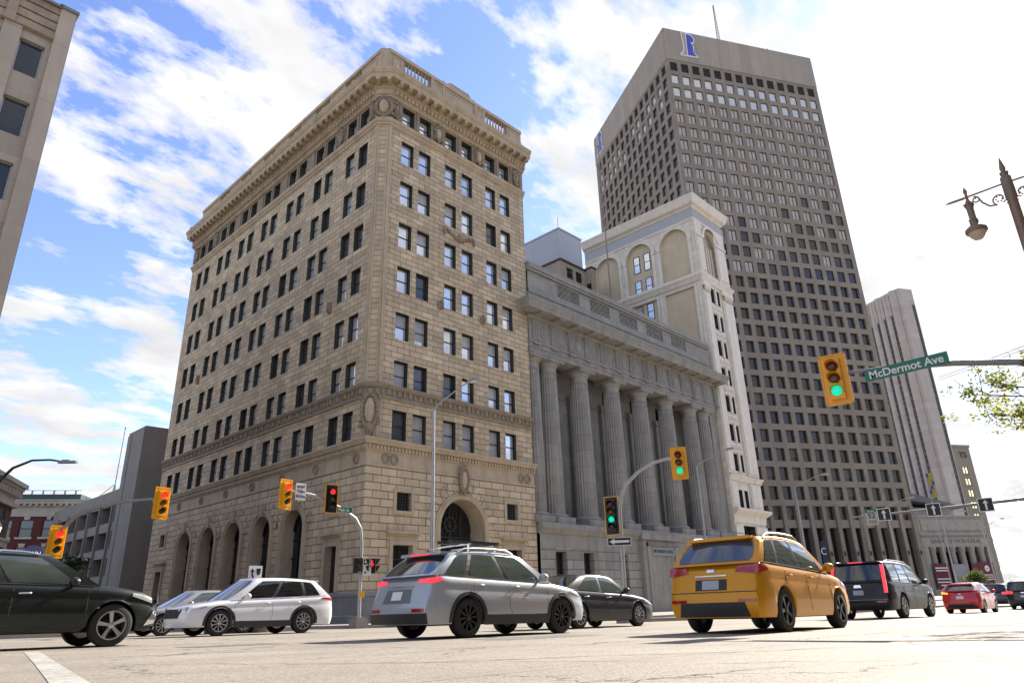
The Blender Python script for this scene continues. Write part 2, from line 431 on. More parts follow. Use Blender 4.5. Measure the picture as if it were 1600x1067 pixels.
# ------------------------------------------------------------ ground
def road_mat():
    m = bpy.data.materials.new('road_concrete'); m.use_nodes = True
    nt = m.node_tree; b = nt.nodes['Principled BSDF']; b.inputs['Roughness'].default_value = 0.8
    b.inputs['Specular IOR Level'].default_value = 0.35
    tc = nt.nodes.new('ShaderNodeTexCoord'); P = tc.outputs['Object']
    def noise(sc, det=5, rough=0.6, vec=P, scale=(1, 1, 1)):
        mp = nt.nodes.new('ShaderNodeMapping'); nt.links.new(vec, mp.inputs[0]); mp.inputs['Scale'].default_value = scale
        n = nt.nodes.new('ShaderNodeTexNoise'); n.inputs['Scale'].default_value = sc; n.inputs['Detail'].default_value = det
        n.inputs['Roughness'].default_value = rough; nt.links.new(mp.outputs[0], n.inputs['Vector']); return n
    c = mixc(nt, ramp(nt, noise(0.35).outputs[0], [(0.35, 0.0), (0.68, 1.0)]), (0.235, 0.205, 0.17), (0.30, 0.265, 0.22))
    # wheel tracks along the street, darker and smoother
    tr = noise(0.8, 5, 0.65, P, (0.05, 1.0, 1.0))
    c = mixc(nt, ramp(nt, tr.outputs[0], [(0.5, 0.0), (0.68, 0.4)]), c, (0.15, 0.135, 0.12))
    # exposed aggregate
    sp = noise(55, 2, 0.7)
    c = mixc(nt, 1.0, c, ramp(nt, sp.outputs[0], [(0.34, 0.5), (0.5, 1.0), (0.66, 1.25)]), 'MULTIPLY')
    sp2 = noise(16, 3, 0.7)
    c = mixc(nt, 1.0, c, ramp(nt, sp2.outputs[0], [(0.33, 0.72), (0.5, 1.0)]), 'MULTIPLY')
    # cracks
    ns = noise(0.9, 6, 0.7)
    pv = vmath(nt, 'ADD', P, vmath(nt, 'MULTIPLY', ns.outputs['Color'], (1.6, 1.6, 0)))
    vo = nt.nodes.new('ShaderNodeTexVoronoi'); vo.feature = 'DISTANCE_TO_EDGE'; vo.inputs['Scale'].default_value = 0.24
    nt.links.new(pv, vo.inputs['Vector'])
    crack = ramp(nt, vo.outputs['Distance'], [(0.0, 1.0), (0.008, 0.0)])
    gate = ramp(nt, noise(0.3, 3).outputs[0], [(0.42, 0.0), (0.5, 1.0)])
    crack = math_n(nt, 'MULTIPLY', crack, gate)
    # slab joints
    bt = nt.nodes.new('ShaderNodeTexBrick'); nt.links.new(P, bt.inputs['Vector']); bt.offset = 0.0
    bt.inputs['Scale'].default_value = 1; bt.inputs['Brick Width'].default_value = 6.2; bt.inputs['Row Height'].default_value = 3.65
    bt.inputs['Mortar Size'].default_value = 0.012; bt.inputs['Mortar Smooth'].default_value = 0.2
    jn = math_n(nt, 'MULTIPLY', bt.outputs[1], ramp(nt, noise(2.2, 4).outputs[0], [(0.4, 0.1), (0.55, 0.9)]))
    k = math_n(nt, 'MAXIMUM', crack, jn)
    c = mixc(nt, math_n(nt, 'MULTIPLY', k, 0.85), c, (0.03, 0.026, 0.022))
    # tar and oil patches
    st = noise(0.55, 6, 0.7, P, (0.35, 1.3, 1))
    c = mixc(nt, ramp(nt, st.outputs[0], [(0.62, 0.0), (0.70, 0.6)]), c, (0.075, 0.067, 0.06))
    nt.links.new(c, b.inputs['Base Color'])
    bp = nt.nodes.new('ShaderNodeBump'); bp.inputs['Strength'].default_value = 0.7; bp.inputs['Distance'].default_value = 0.012
    h = math_n(nt, 'SUBTRACT', math_n(nt, 'ADD', math_n(nt, 'MULTIPLY', sp.outputs[0], 0.5), math_n(nt, 'MULTIPLY', sp2.outputs[0], 0.7)), math_n(nt, 'MULTIPLY', k, 0.8))
    nt.links.new(h, bp.inputs['Height']); nt.links.new(bp.outputs[0], b.inputs['Normal'])
    return m
m_road = road_mat()
m_walk = mat('sidewalk_concrete', (0.33, 0.30, 0.26), 0.85, 0.12, 0.8, brick=(1.5, 1.5, 0.0, 0.6), fine=0.15, jointw=0.012)
m_kerb = mat('kerb_concrete', (0.31, 0.285, 0.25), 0.85, 0.12, 1.5, fine=0.15)
m_paint = mat('worn_road_paint', (0.5, 0.48, 0.43), 0.7, 0.3, 3.0, fine=0.35)

def lines(a, b, step):
    n = max(1, int(round((b - a) / step))); return [a + (b - a) * i / n for i in range(n + 1)]
gx = [-3000, -800, -200, -60, -30, -15] + lines(-5, 70, 2.5) + [85, 110, 150, 220, 400, 900, 3000]
gy = [-3000, -800, -200, -60, -30, -15] + lines(-5, 70, 2.5) + [85, 110, 150, 220, 400, 900, 3000]
b = MB(); b.grid([[(x, y, G(x, y)) for x in gx] for y in gy])
struct(b.build('road', m_road, uvs=False, smooth=60))
def slab(name, x0, x1, y0, y1, h, ms, chamfer=None):
    b = MB(); xs = lines(x0, x1, 3.0); ys = lines(y0, y1, 3.0)
    def P(x, y, k=1):
        if chamfer and x < x0 + chamfer and y < y0 + chamfer:
            cx, cy = x0 + chamfer, y0 + chamfer; dx, dy = x - cx, y - cy
            l = math.hypot(dx, dy)
            if l > chamfer: x, y = cx + dx / l * chamfer, cy + dy / l * chamfer
        return (x, y, G(x, y) + (h if k else -0.2))
    b.grid([[P(x, y) for x in xs] for y in ys], 0)
    for ring in ([(x, y0) for x in xs], [(x, y1) for x in xs], [(x0, y) for y in ys], [(x1, y) for y in ys]):
        b.grid([[P(x, y, 0) for x, y in ring], [P(x, y) for x, y in ring]], 1)
    return struct(b.build(name, ms))
slab('sidewalk', 17.2, 420, 27.2, 37.6, 0.14, [m_walk, m_kerb], 3.0)
slab('side_street_sidewalk', 21.6, 25.4, 37.6, 118, 0.14, [m_walk, m_kerb])
slab('corner_sidewalk', -80, 8.2, 30.5, 38.5, 0.14, [m_walk, m_kerb])
slab('left_sidewalk', 4.4, 8.2, 38.5, 56, 0.14, [m_walk, m_kerb])
slab('median_kerb', 27.0, 300, 17.9, 19.0, 0.15, [m_kerb, m_kerb], 0.5)
slab('traffic_island', 11.6, 15.2, 26.3, 27.1, 0.16, [m_kerb, m_kerb], 0.4)
# painted stop line in the near left corner
b = MB()
pl = [(3.08, 13.75, 3.28, 13.7), (2.3, 9.8, 2.5, 9.76), (1.5, 5.85, 1.72, 5.8), (1.0, 3.4, 1.24, 3.35)]
b.grid([[(x0, y0, G(x0, y0) + 0.004), (x1, y1, G(x1, y1) + 0.004)] for x0, y0, x1, y1 in pl])
struct(b.build('painted_line', m_paint))
b = MB()
for i in range(14):
    x = 20 + i * 9.0
    for yy in (11.2,):
        b.grid([[(x, yy, G(x, yy) + 0.004), (x, yy + .12, G(x, yy) + 0.004)], [(x + 3, yy, G(x + 3, yy) + 0.004), (x + 3, yy + .12, G(x + 3, yy) + 0.004)]])
struct(b.build('lane_markings', m_paint))
# cracks and sealed seams in the road near the camera
m_tar = mat('tar_seam', (0.05, 0.044, 0.038), 0.6, .3, 6)
rk = random.Random(31); b = MB()
def crack(x0, y0, x1, y1, w, jag=.12, step=.12):
    n = max(4, int(math.hypot(x1 - x0, y1 - y0) / step)); dx, dy = (x1 - x0), (y1 - y0); l = math.hypot(dx, dy); nx, ny = -dy / l, dx / l
    o = 0; rows = []
    for i in range(n + 1):
        t = i / n; o += rk.gauss(0, jag * .35); o *= .93
        x, y = x0 + dx * t + nx * o, y0 + dy * t + ny * o; ww = w * rk.uniform(.25, 1.0) * (1 - abs(2 * t - 1) ** 6 * .9)
        rows.append([(x + nx * ww, y + ny * ww, G(x, y) + .004), (x - nx * ww, y - ny * ww, G(x, y) + .004)])
    b.grid(rows)
for a in ((4.0, 5.2, 8.4, 2.2, .018), (8.4, 2.2, 12.5, 1.3, .016), (2.6, 8.0, 4.6, 4.6, .014), (4.6, 4.6, 5.2, 3.4, .012), (1.5, 10.5, 6.5, 8.8, .018), (6.5, 8.8, 13, 7.9, .015), (5.5, 13.5, 9.5, 12.2, .02), (2.0, 12.3, 3.6, 11.0, .015),
          (9, 4.1, 22, 3.6, .03), (7.2, 6.2, 9.4, 5.9, .02), (12, 2.6, 26, 3.0, .04), (14, 4.5, 30, 4.9, .04), (10.5, 1.8, 17, 1.1, .02), (3.2, 2.6, 5.2, 2.1, .01), (18, 6.3, 40, 6.0, .05), (3.4, 6.6, 7.4, 6.9, .012), (1.2, 14.5, 7.5, 14.3, .02), (5, 3.0, 6.8, .9, .012)):
    crack(*a)
struct(b.build('road_cracks', m_tar))
b = MB()
def patchq(x0, y0, x1, y1):
    xs, ys = lines(x0, x1, 1.0), lines(y0, y1, 1.0)
    b.grid([[(x, y, G(x, y) + .003) for x in xs] for y in ys])
for a in ((8.6, 8.5, 11.2, 9.6), (15.5, 3.1, 19.5, 4.2), (5.0, 11.9, 6.6, 12.8), (22, 4.6, 27, 5.6), (24, 10, 33, 11)): patchq(*a)
struct(b.build('road_patches', mat('patched_asphalt', (0.17, 0.155, 0.135), .85, .25, 2.0, fine=.35)))

# ------------------------------------------------------------ small carved shapes
def blob(b, c, rx, ry, rz, mi=0, n=8, m=5):
    rows = []
    for i in range(m + 1):
        t = math.pi * i / m
        rows.append([(c[0] + rx * math.sin(t) * math.cos(2 * math.pi * j / n), c[1] + ry * math.sin(t) * math.sin(2 * math.pi * j / n), c[2] + rz * math.cos(t)) for j in range(n)])
    b.grid(rows, mi, closed=True)
def cartouche(b, c, U, Nn, w, h, mi=0, mi2=0, seed=1):
    r = random.Random(seed); U = Vector(U); Nn = Vector(Nn); c = Vector(c)
    def e(u, z, d, ru, rz, rd, mm):
        p = c + U * u + Vector((0, 0, z)) + Nn * d
        rx = abs(U.x) * ru + abs(Nn.x) * rd; ry = abs(U.y) * ru + abs(Nn.y) * rd
        blob(b, p, rx, ry, rz, mm)
    e(0, 0, 0.05, w * .30, h * .36, .16, mi2)
    for k in range(22):
        a = 2 * math.pi * k / 22
        e(math.cos(a) * w * .40, math.sin(a) * h * .44, .06, w * .08 + .02, h * .07 + .02, .12, mi)
    for k in range(14):
        sx = 1 if k % 2 else -1
        e(sx * w * r.uniform(.35, .52), h * r.uniform(-.5, .5), .04, .09, .11, .1, mi)
    e(0, h * .5, .1, w * .14, h * .1, .16, mi); e(0, -h * .48, .08, w * .12, h * .1, .14, mi)

def sash_window(root, org, w, h, mfr, mgl, name='window', bars=0, rail=True, blind=0):
    b = MB(); t = 0.075
    b.box(0, t, 0, .07, 0, h); b.box(w - t, w, 0, .07, 0, h)
    b.box(t, w - t, 0, .07, 0, t); b.box(t, w - t, 0, .07, h - t, h)
    if rail: b.box(t, w - t, .01, .08, h * .5 - .04, h * .5 + .04)
    for i in range(bars):
        x = w * (i + 1) / (bars + 1); b.box(x - .025, x + .025, .015, .06, t, h - t)
    fr = b.build(name, mfr, root)
    p = MB(); p.box(0.01, w - .01, .045, .11, .01, h - .01)
    g = p.build('pane', mgl, fr)
    if blind:
        q = MB(); z0 = h * (1 - blind); q.box(.07, w - .07, .036, .046, z0, h - .07)
        q.build('blind', m_blind, fr)
    return fr
def place(o, org, p, rz):
    o.location = (p[0] - org[0], p[1] - org[1], p[2] - org[2]); o.rotation_euler = (0, 0, rz)

# ------------------------------------------------------------ corner office block
ORG = (25.15, 37.3, 0.0)
ham = thing('office_building', 'ten storey tan limestone office block with deep bracketed cornice, standing on the street corner', 'building', ORG)
XR, YL = 41.05, 73.1
fR = dict(O=(0, 37.3, 0), U=(1, 0, 0), Nn=(0, -1, 0)); fL = dict(O=(25.15, 0, 0), U=(0, 1, 0), Nn=(-1, 0, 0))
tops = [13.03, 16.62, 20.3, 23.98, 27.65, 31.33, 35.0]
WH, WW = 2.06, 1.2
cR = [27.03, 28.77, 31.54, 33.38, 36.17, 37.96]
cL = [39.2, 41.04, 44.25, 46.02, 48.9, 50.73, 53.7, 55.46, 58.3, 60.21, 63.15, 65.06, 68.3, 70.2]
hR = [(x, x + WW, t - WH, t) for x in cR for t in tops]; hL = [(y, y + WW, t - WH, t) for y in cL for t in tops]
aR = [(x, x + WW, 36.72, 38.32, .55) for x in cR]; aL = [(y, y + WW, 36.72, 38.32, .55) for y in cL]
b = MB()
b.wall(us=[25.75, XR], zs=[10.6, 36.1], holes=hR, depth=.4, mr=1, **fR)
b.wall(us=[37.9, YL], zs=[10.6, 36.1], holes=hL, depth=.4, mr=1, **fL)
b.quad((25.15, 37.9, 10.6), (25.75, 37.3, 10.6), (25.75, 37.3, 36.1), (25.15, 37.9, 36.1))
b.quad((XR, 37.3, -1.5), (XR, YL, -1.5), (XR, YL, 40.6), (XR, 37.3, 40.6))
b.quad((XR, YL, -1.5), (25.15, YL, -1.5), (25.15, YL, 40.6), (XR, YL, 40.6))
b.quad((25.6, 37.75, 40.6), (XR, 37.75, 40.6), (XR, YL, 40.6), (25.6, YL, 40.6))
b.build('wall', [m_ash, m_jamb], ham, ORG)
# attic storey
b = MB()
b.wall(us=[25.75, XR], zs=[36.1, 38.6], holes=aR, depth=.55, mr=1, **fR)
b.wall(us=[37.9, YL], zs=[36.1, 38.6], holes=aL, depth=.55, mr=1, **fL)
b.quad((25.15, 37.9, 36.1), (25.75, 37.3, 36.1), (25.75, 37.3, 38.6), (25.15, 37.9, 38.6))
for x in [26.0, 26.6, 28.5, 30.3, 31.1, 33.06, 34.9, 35.8, 37.66, 39.5, 40.6]:
    b.box(x - .1, x + .1, 37.22, 37.302, 36.5, 38.45)
for y in [38.3, 40.72, 42.7, 43.8, 45.75, 47.6, 48.5, 50.4, 52.3, 53.3, 55.2, 57.0, 57.9, 59.9, 61.8, 62.8, 64.7, 66.7, 67.9, 69.9, 71.9]:
    b.box(25.07, 25.152, y - .1, y + .1, 36.5, 38.45)
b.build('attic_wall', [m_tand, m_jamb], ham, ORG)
# base walls, rusticated, 0.12 proud
arcs = [45.75, 50.4, 55.2, 59.85, 64.7]
b = MB()
ZT = 9.04
base_hR = [(31.2, 35.4, -1.5, 7.5, 1.6, True), (27.5, 28.72, 6.35, 7.55, .45), (37.75, 38.95, 6.35, 7.55, .45), (27.3, 28.9, 1.42, 4.2, .5), (37.6, 39.2, 1.42, 4.2, .5)]
base_hL = [(c - 1.35, c + 1.35, 1.42, 7.1, .95, True) for c in arcs] + [(40.1, 41.1, 6.35, 7.5, .45), (69.35, 70.45, 6.2, 7.3, .45), (39.9, 41.25, 1.42, 4.25, .5), (68.9, 70.5, -.5, 4.0, .5)]
kR = dict(fR, O=(0, 37.18, 0)); kL = dict(fL, O=(25.03, 0, 0))
b.wall(us=[25.03, XR], zs=[1.4, ZT], holes=[h for h in base_hR if h[2] > 0] + [(31.2, 35.4, 1.4, 7.5, 1.6, True)], depth=.5, mr=1, **kR)
b.wall(us=[37.18, YL], zs=[1.4, ZT], holes=[h if h[2] > 0 else (h[0], h[1], 1.4, h[3], .5) for h in base_hL], depth=.5, mr=1, **kL)
b.archfill(u0=31.2, u1=35.4, zs=5.4, zt=7.5, depth=1.6, mi=0, mr=1, **kR)
for c in arcs: b.archfill(u0=c - 1.35, u1=c + 1.35, zs=5.75, zt=7.1, depth=.95, mi=0, mr=1, **kL)
b.build('rusticated_base_wall', [m_rust, m_tan], ham, ORG)
b = MB()
b.wall(us=[24.9, XR], zs=[-1.5, 1.15], holes=[(31.2, 35.4, -1.5, 1.15, 1.6)], depth=.5, O=(0, 37.05, 0), U=(1, 0, 0), Nn=(0, -1, 0))
b.wall(us=[37.05, YL], zs=[-1.5, 1.15], holes=[(68.9, 70.5, -.5, 1.15, .5)], depth=.5, O=(24.9, 0, 0), U=(0, 1, 0), Nn=(-1, 0, 0))
for pth in ([(31.2, 37.05), (24.9, 37.05), (24.9, 68.9)], [(XR, 37.05), (35.4, 37.05)], [(24.9, 70.5), (24.9, YL)]):
    b.sweep(pth, [(0, 1.12), (.06, 1.15), (.06, 1.3), (-.12, 1.42)], side=-1)
    b.sweep(pth, [(0, -1.0), (.35, -.9), (.35, 0.02), (.3, .06), (0, .1)], side=-1)
b.build('granite_plinth', m_base, ham, ORG)
# frieze over the base and the sill course with dentils
pp = [(XR, 37.3), (25.15, 37.3), (25.15, YL)]
pc = [(XR, 37.3), (25.75, 37.3), (25.15, 37.9), (25.15, YL)]
b = MB()
b.sweep(pp, [(0, 9.04), (.16, 9.045), (.16, 9.2), (.1, 9.24), (.1, 10.0), (0, 10.0)], side=-1)
b.sweep(pp, [(0, 10.0), (.12, 10.003), (.2, 10.12), (.2, 10.42), (.34, 10.46), (.42, 10.62), (.5, 10.72), (.5, 10.84), (.05, 10.97), (0, 10.97)], side=-1)
x = 25.1
while x < XR - .1: b.box(x, x + .16, 36.98, 37.1, 10.16, 10.38); x += .29
y = 37.1
while y < YL - .1: b.box(24.83, 24.95, y, y + .16, 10.16, 10.38); y += .29
b.build('dentil_course', m_tan, ham, ORG)
b = MB()
b.sweep(pc, [(0, 13.7), (.1, 13.703), (.1, 13.85), (.06, 13.9), (.06, 14.35), (.2, 14.42), (.28, 14.58), (.28, 14.68), (0, 14.78)], side=-1)
x = 26.0
k = 0
while x < XR - .2:
    b.box(x, x + (.3 if k % 2 else .14), 37.14, 37.24, 14.0, 14.36); x += .46; k += 1
y = 38.1
while y < YL - .2:
    b.box(24.99, 25.09, y, y + (.3 if k % 2 else .14), 14.0, 14.36); y += .46; k += 1
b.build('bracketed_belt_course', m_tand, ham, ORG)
b = MB()
b.sweep(pc, [(0, 35.85), (.12, 35.9), (.12, 36.05), (.24, 36.15), (.3, 36.3), (.3, 36.4), (0, 36.5)], side=-1)
b.build('string_course', m_tan, ham, ORG)
# corner pilaster
b = MB()
for z0, z1 in ((10.98, 13.7), (14.78, 35.85)):
    b.box(25.75, 26.05, 37.24, 37.302, z0, z1); b.box(25.09, 25.152, 37.9, 38.2, z0, z1)
    b.prism([(25.15, 37.9), (25.26, 37.79), (25.22, 37.75), (25.11, 37.86)], z0, z1, 'xy'); b.prism([(25.75, 37.3), (25.64, 37.41), (25.6, 37.37), (25.71, 37.26)], z0, z1, 'xy')
b.build('corner_pilaster', m_tan, ham, ORG)
# main cornice
b = MB()
b.sweep(pc, [(0, 38.45), (.18, 38.5), (.18, 38.62), (.3, 38.7), (.3, 39.1), (.48, 39.2), (.48, 39.62), (1.1, 39.62), (1.14, 39.75), (1.14, 39.98), (1.22, 40.05), (1.34, 40.3), (1.34, 40.42), (.3, 40.75), (-.3, 40.8)], side=-1)
x = 26.0
while x < XR + .1: b.box(x, x + .22, 36.84, 37.02, 38.74, 39.06); x += .4
y = 38.1
while y < YL: b.box(24.69, 24.87, y, y + .22, 38.74, 39.06); y += .4
x = 25.95; 
while x < XR: b.box(x, x + .36, 36.32, 36.84, 39.3, 39.625); b.box(x, x + .36, 36.22, 36.4, 39.42, 39.625); x += .86
y = 38.0
while y < YL: b.box(24.17, 24.69, y, y + .36, 39.3, 39.625); b.box(24.07, 24.25, y, y + .36, 39.42, 39.625); y += .86
T = Matrix.Translation((25.28, 37.43, 0)) @ Matrix.Rotation(R(-45), 4, 'Z')
for k in (-.55, .35):
    b.box(k, k + .3, -1.0, -.3, 39.3, 39.625, T=T)
for xx in [25.4, 29.7, 34.9, 39.6]: blob(b, (xx, 36.2, 40.62), .22, .22, .26)
for yy in range(8): blob(b, (24.05, 40 + yy * 4.6, 40.62), .2, .2, .25)
b.build('cornice', m_tan, ham, ORG)
# parapet with balusters
b = MB()
def bal(b, x, y, z0, z1):
    h = z1 - z0
    b.lathe([(.09, 0), (.09, .08 * h), (.05, .12 * h), (.1, .35 * h), (.085, .5 * h), (.045, .78 * h), (.08, .9 * h), (.09, h)], (x, y, z0), 7)
YP, XP = 36.98, 24.83
def seg(ax, a, c, z0, z1, t=.38):
    if ax == 'x': b.box(a, c, YP, YP + t, z0, z1)
    else: b.box(XP, XP + t, a, c, z0, z1)
for ax, lo, hi, bays in (('x', 25.3, 40.7, [(26.75, 29.65), (35.9, 38.8)]), ('y', 37.4, 71.6, [(40.2 + 4.9 * i, 42.6 + 4.9 * i) for i in range(6)])):
    cur = lo
    seg(ax, lo, hi, 40.7, 41.35)
    for a, c in bays:
        seg(ax, cur, a, 41.35, 42.62); cur = c
        n = int((c - a) / .36)
        for i in range(n):
            q = a + (c - a) * (i + .5) / n
            if ax == 'x': bal(b, q, YP + .19, 41.35, 42.62)
            else: bal(b, XP + .19, q, 41.35, 42.62)
    seg(ax, cur, hi, 41.35, 42.62)
    if ax == 'x': b.box(lo, hi, YP - .1, YP + .48, 42.62, 42.95)
    else: b.box(XP - .1, XP + .48, lo, hi, 42.62, 42.95)
b.prism([(24.72, 37.42), (25.32, 36.87), (25.85, 37.4), (25.3, 37.95)], 40.7, 42.95, 'xy')
def panel(a, c, z0, z1, ax='x'):
    t = .1
    for q in ((a, c, z0, z0 + t), (a, c, z1 - t, z1), (a, a + t, z0 + t, z1 - t), (c - t, c, z0 + t, z1 - t)):
        if ax == 'x': b.box(q[0], q[1], YP - .04, YP + .01, q[2], q[3])
        else: b.box(XP - .04, XP + .01, q[0], q[1], q[2], q[3])
for a, c in ((25.6, 26.5), (29.9, 30.8), (31.2, 34.6), (34.95, 35.7), (39.1, 40.4)): panel(a, c, 41.5, 42.45)
for i in range(7): panel(38.0 + 4.9 * i if i else 38.0, min(39.9 + 4.9 * i, 71.4), 41.5, 42.45, 'y')
for xx in (29.72, 31.0, 34.75, 35.8): b.box(xx - .12, xx + .12, YP - .08, YP + .01, 41.3, 42.62)
b.box(31.1, 34.7, YP, YP + .4, 42.95, 43.12); b.box(31.6, 34.2, YP, YP + .4, 43.12, 43.34); b.box(31.8, 34.0, YP - .03, YP + .43, 43.34, 43.42)
blob(b, (31.1, YP + .2, 43.15), .18, .15, .2); blob(b, (34.7, YP + .2, 43.15), .18, .15, .2)
b.build('parapet', m_tan, ham, ORG)
# carved panels and shields, each a part of its own
def shield(*a):
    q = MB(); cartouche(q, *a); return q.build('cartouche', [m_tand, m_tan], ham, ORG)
shield((25.42, 37.57, 37.5), (.7071, -.7071, 0), (-.7071, -.7071, 0), 1.5, 1.9, 0, 1, 3)
for xx in (30.7, 35.35): shield((xx, 37.2, 37.5), (1, 0, 0), (0, -1, 0), .9, 1.6, 0, 1, 5)
shield((40.1, 37.2, 37.5), (1, 0, 0), (0, -1, 0), .9, 1.7, 0, 0, 6)
shield((26.35, 37.2, 37.5), (1, 0, 0), (0, -1, 0), .6, 1.6, 0, 0, 8)
shield((25.05, 38.6, 37.5), (0, 1, 0), (-1, 0, 0), .6, 1.6, 0, 0, 9)
for yy in (43.25, 67.3, 72.3): shield((25.05, yy, 37.5), (0, 1, 0), (-1, 0, 0), 1.0, 1.7, 0, 0, int(yy))
for yy in (48.05, 52.8, 57.45, 62.3):
    b = MB(); b.box(25.08, 25.2, yy - .35, yy + .35, 36.75, 38.2); b.build('attic_panel', m_tand, ham, ORG)
shield((25.4, 37.55, 12.75), (.7071, -.7071, 0), (-.7071, -.7071, 0), 1.3, 2.6, 0, 1, 4)
b = MB(); blob(b, (25.35, 37.5, 11.5), .3, .3, .5); blob(b, (25.33, 37.49, 11.1), .18, .18, .3); b.build('corner_pendant', m_tand, ham, ORG)
shield((33.3, 37.0, 8.85), (1, 0, 0), (0, -1, 0), .95, 1.9, 0, 1, 11)
b = MB()
for c in ((26.55, 9.62), (27.25, 9.62), (39.5, 9.62), (40.2, 9.62)):
    b = MB(); b.ring((0, 37.19, 0), (1, 0, 0), (0, -1, 0), c[0], c[1], .2, .33, .08, 0, 360, 14); b.build('round_medallion', m_tand, ham, ORG)
for yy in (38.3, 43.3, 48.0, 52.8, 57.5, 62.3, 67.2):
    b = MB(); b.ring((25.04, 0, 0), (0, 1, 0), (-1, 0, 0), yy, 9.62, .2, .34, .08, 0, 360, 14); b.build('round_medallion', m_tand, ham, ORG)
for (xx, zz) in ((31.15, 22.0), (35.6, 22.0)): shield((xx, 37.27, zz), (1, 0, 0), (0, -1, 0), .42, .7, 0, 0, 21)
for yy in (43.2, 67.1): shield((25.12, yy, 21.9), (0, 1, 0), (-1, 0, 0), .45, .8, 0, 0, 22)
b = MB()
for k in range(9):
    t = (k - 4) / 4.0
    blob(b, (33.1 + t * 1.5, 37.22, 28.5 - .3 * math.cos(t * 3.1) + .1), .2, .14, .17)
blob(b, (33.1, 37.15, 28.5), .26, .2, .36)
for s in (-1, 1): blob(b, (33.1 + s * 1.6, 37.2, 28.6), .13, .12, .32)
b.build('garland', m_tand, ham, ORG)
# entrance arch
b = MB()
b.ring((0, 37.18, 0), (1, 0, 0), (0, -1, 0), 33.3, 5.4, 2.1, 2.34, .14, 0, 180, 22)
b.ring((0, 37.18, 0), (1, 0, 0), (0, -1, 0), 33.3, 5.4, 2.34, 2.52, .09, 0, 180, 22)
for s0, s1, pr in ((30.96, 31.2, .14), (30.78, 30.96, .09), (35.4, 35.64, .14), (35.64, 35.82, .09)): b.box(s0, s1, 37.18 - pr, 37.2, -.9, 5.4)
b.build('entrance_archivolt', m_tan, ham, ORG)
b = MB()
b.ring((0, 37.18, 0), (1, 0, 0), (0, -1, 0), 33.3, 5.4, 2.56, 3.32, .05, -3, 183, 15, gap=.045)
b.build('voussoirs', m_rust, ham, ORG)
for c in arcs:
    b = MB(); b.ring((25.03, 0, 0), (0, 1, 0), (-1, 0, 0), c, 5.75, 1.85, 2.5, .05, 8, 172, 11, gap=.05); b.build('voussoirs', m_rust, ham, ORG)
b = MB()
for c in arcs:
    b.ring((25.03, 0, 0), (0, 1, 0), (-1, 0, 0), c, 5.75, 1.36, 1.6, .1, 0, 180, 18)
    b.ring((25.03, 0, 0), (0, 1, 0), (-1, 0, 0), c, 5.75, 1.6, 1.8, .16, 0, 180, 18)
    for s in (-1, 1):
        u = sorted((c + s * 1.36, c + s * 1.6)); b.box(24.93, 25.06, u[0], u[1], 1.43, 5.75)
        u = sorted((c + s * 1.6, c + s * 1.8)); b.box(24.87, 25.06, u[0], u[1], 1.43, 5.75)
    b.box(24.75, 25.05, c - .16, c + .16, 7.05, 7.9)
b.build('window_arch_mouldings', m_tan, ham, ORG)
def arched_glass(c, r, zs, z0, plane, depth, face, mull=2):
    # frame with bars and glass filling an arched opening
    O, U, Nn = face; U = Vector(U); Nn = Vector(Nn); O = Vector(O)
    P = lambda u, z, d: O + U * u + Vector((0, 0, z)) - Nn * d
    n = 18; pts = [(c - r, z0)] + [(c - r * math.cos(math.pi * k / n), zs + r * math.sin(math.pi * k / n)) for k in range(n + 1)] + [(c + r, z0)]
    g = MB(); g.poly([P(u, z, depth) for u, z in pts]); f = MB()
    def bar(u0, u1, za, zb, d0=.12):
        A = [P(u0, za, depth - d0), P(u1, za, depth - d0), P(u1, zb, depth - d0), P(u0, zb, depth - d0)]
        B = [P(u0, za, depth), P(u1, za, depth), P(u1, zb, depth), P(u0, zb, depth)]
        f.poly(A)
        for i in range(4): f.quad(A[i], B[i], B[(i + 1) % 4], A[(i + 1) % 4])
    for i in range(1, mull + 1):
        u = c - r + 2 * r * i / (mull + 1); bar(u - .04, u + .04, z0, zs + math.sqrt(max(0, r * r - (u - c) ** 2)))
    z = z0 + 1.2
    while z < zs + .2: bar(c - r, c + r, z - .04, z + .04, .1); z += 1.25
    f.ring(tuple(O - Nn * (depth - .06)), U, Nn, c, zs, r - .1, r, .05, 0, 180, 18, back=.05)
    return f, g
for c in arcs:
    f, g = arched_glass(c, 1.35, 5.75, 1.42, None, .85, ((25.03, 0, 0), (0, 1, 0), (-1, 0, 0)))
    fo = f.build('arched_window', m_black, ham, ORG); g.build('pane', m_glass_dd, fo, ORG)
f, g = arched_glass(33.3, 2.1, 5.4, -1.2, None, 1.5, ((0, 37.18, 0), (1, 0, 0), (0, -1, 0)), 3)
f.ring((0, 38.6, 0), (1, 0, 0), (0, -1, 0), 33.3, 5.9, .45, .55, .08, 0, 360, 16)
for k in range(10):
    a = k * .63; f.tube([(33.3 + .1 * math.cos(a), 38.58, 5.9 + .1 * math.sin(a)), (33.3 + .9 * math.cos(a + .5), 38.58, 5.9 + .9 * math.sin(a + .5)), (33.3 + 1.1 * math.cos(a + 1), 38.58, 5.9 + 1.1 * math.sin(a + 1))], .03, 5)
f.box(31.2, 35.4, 38.45, 38.7, 4.55, 4.75)
fo = f.build('entrance_screen', m_iron, ham, ORG); g.build('pane', m_glass_dd, fo, ORG)
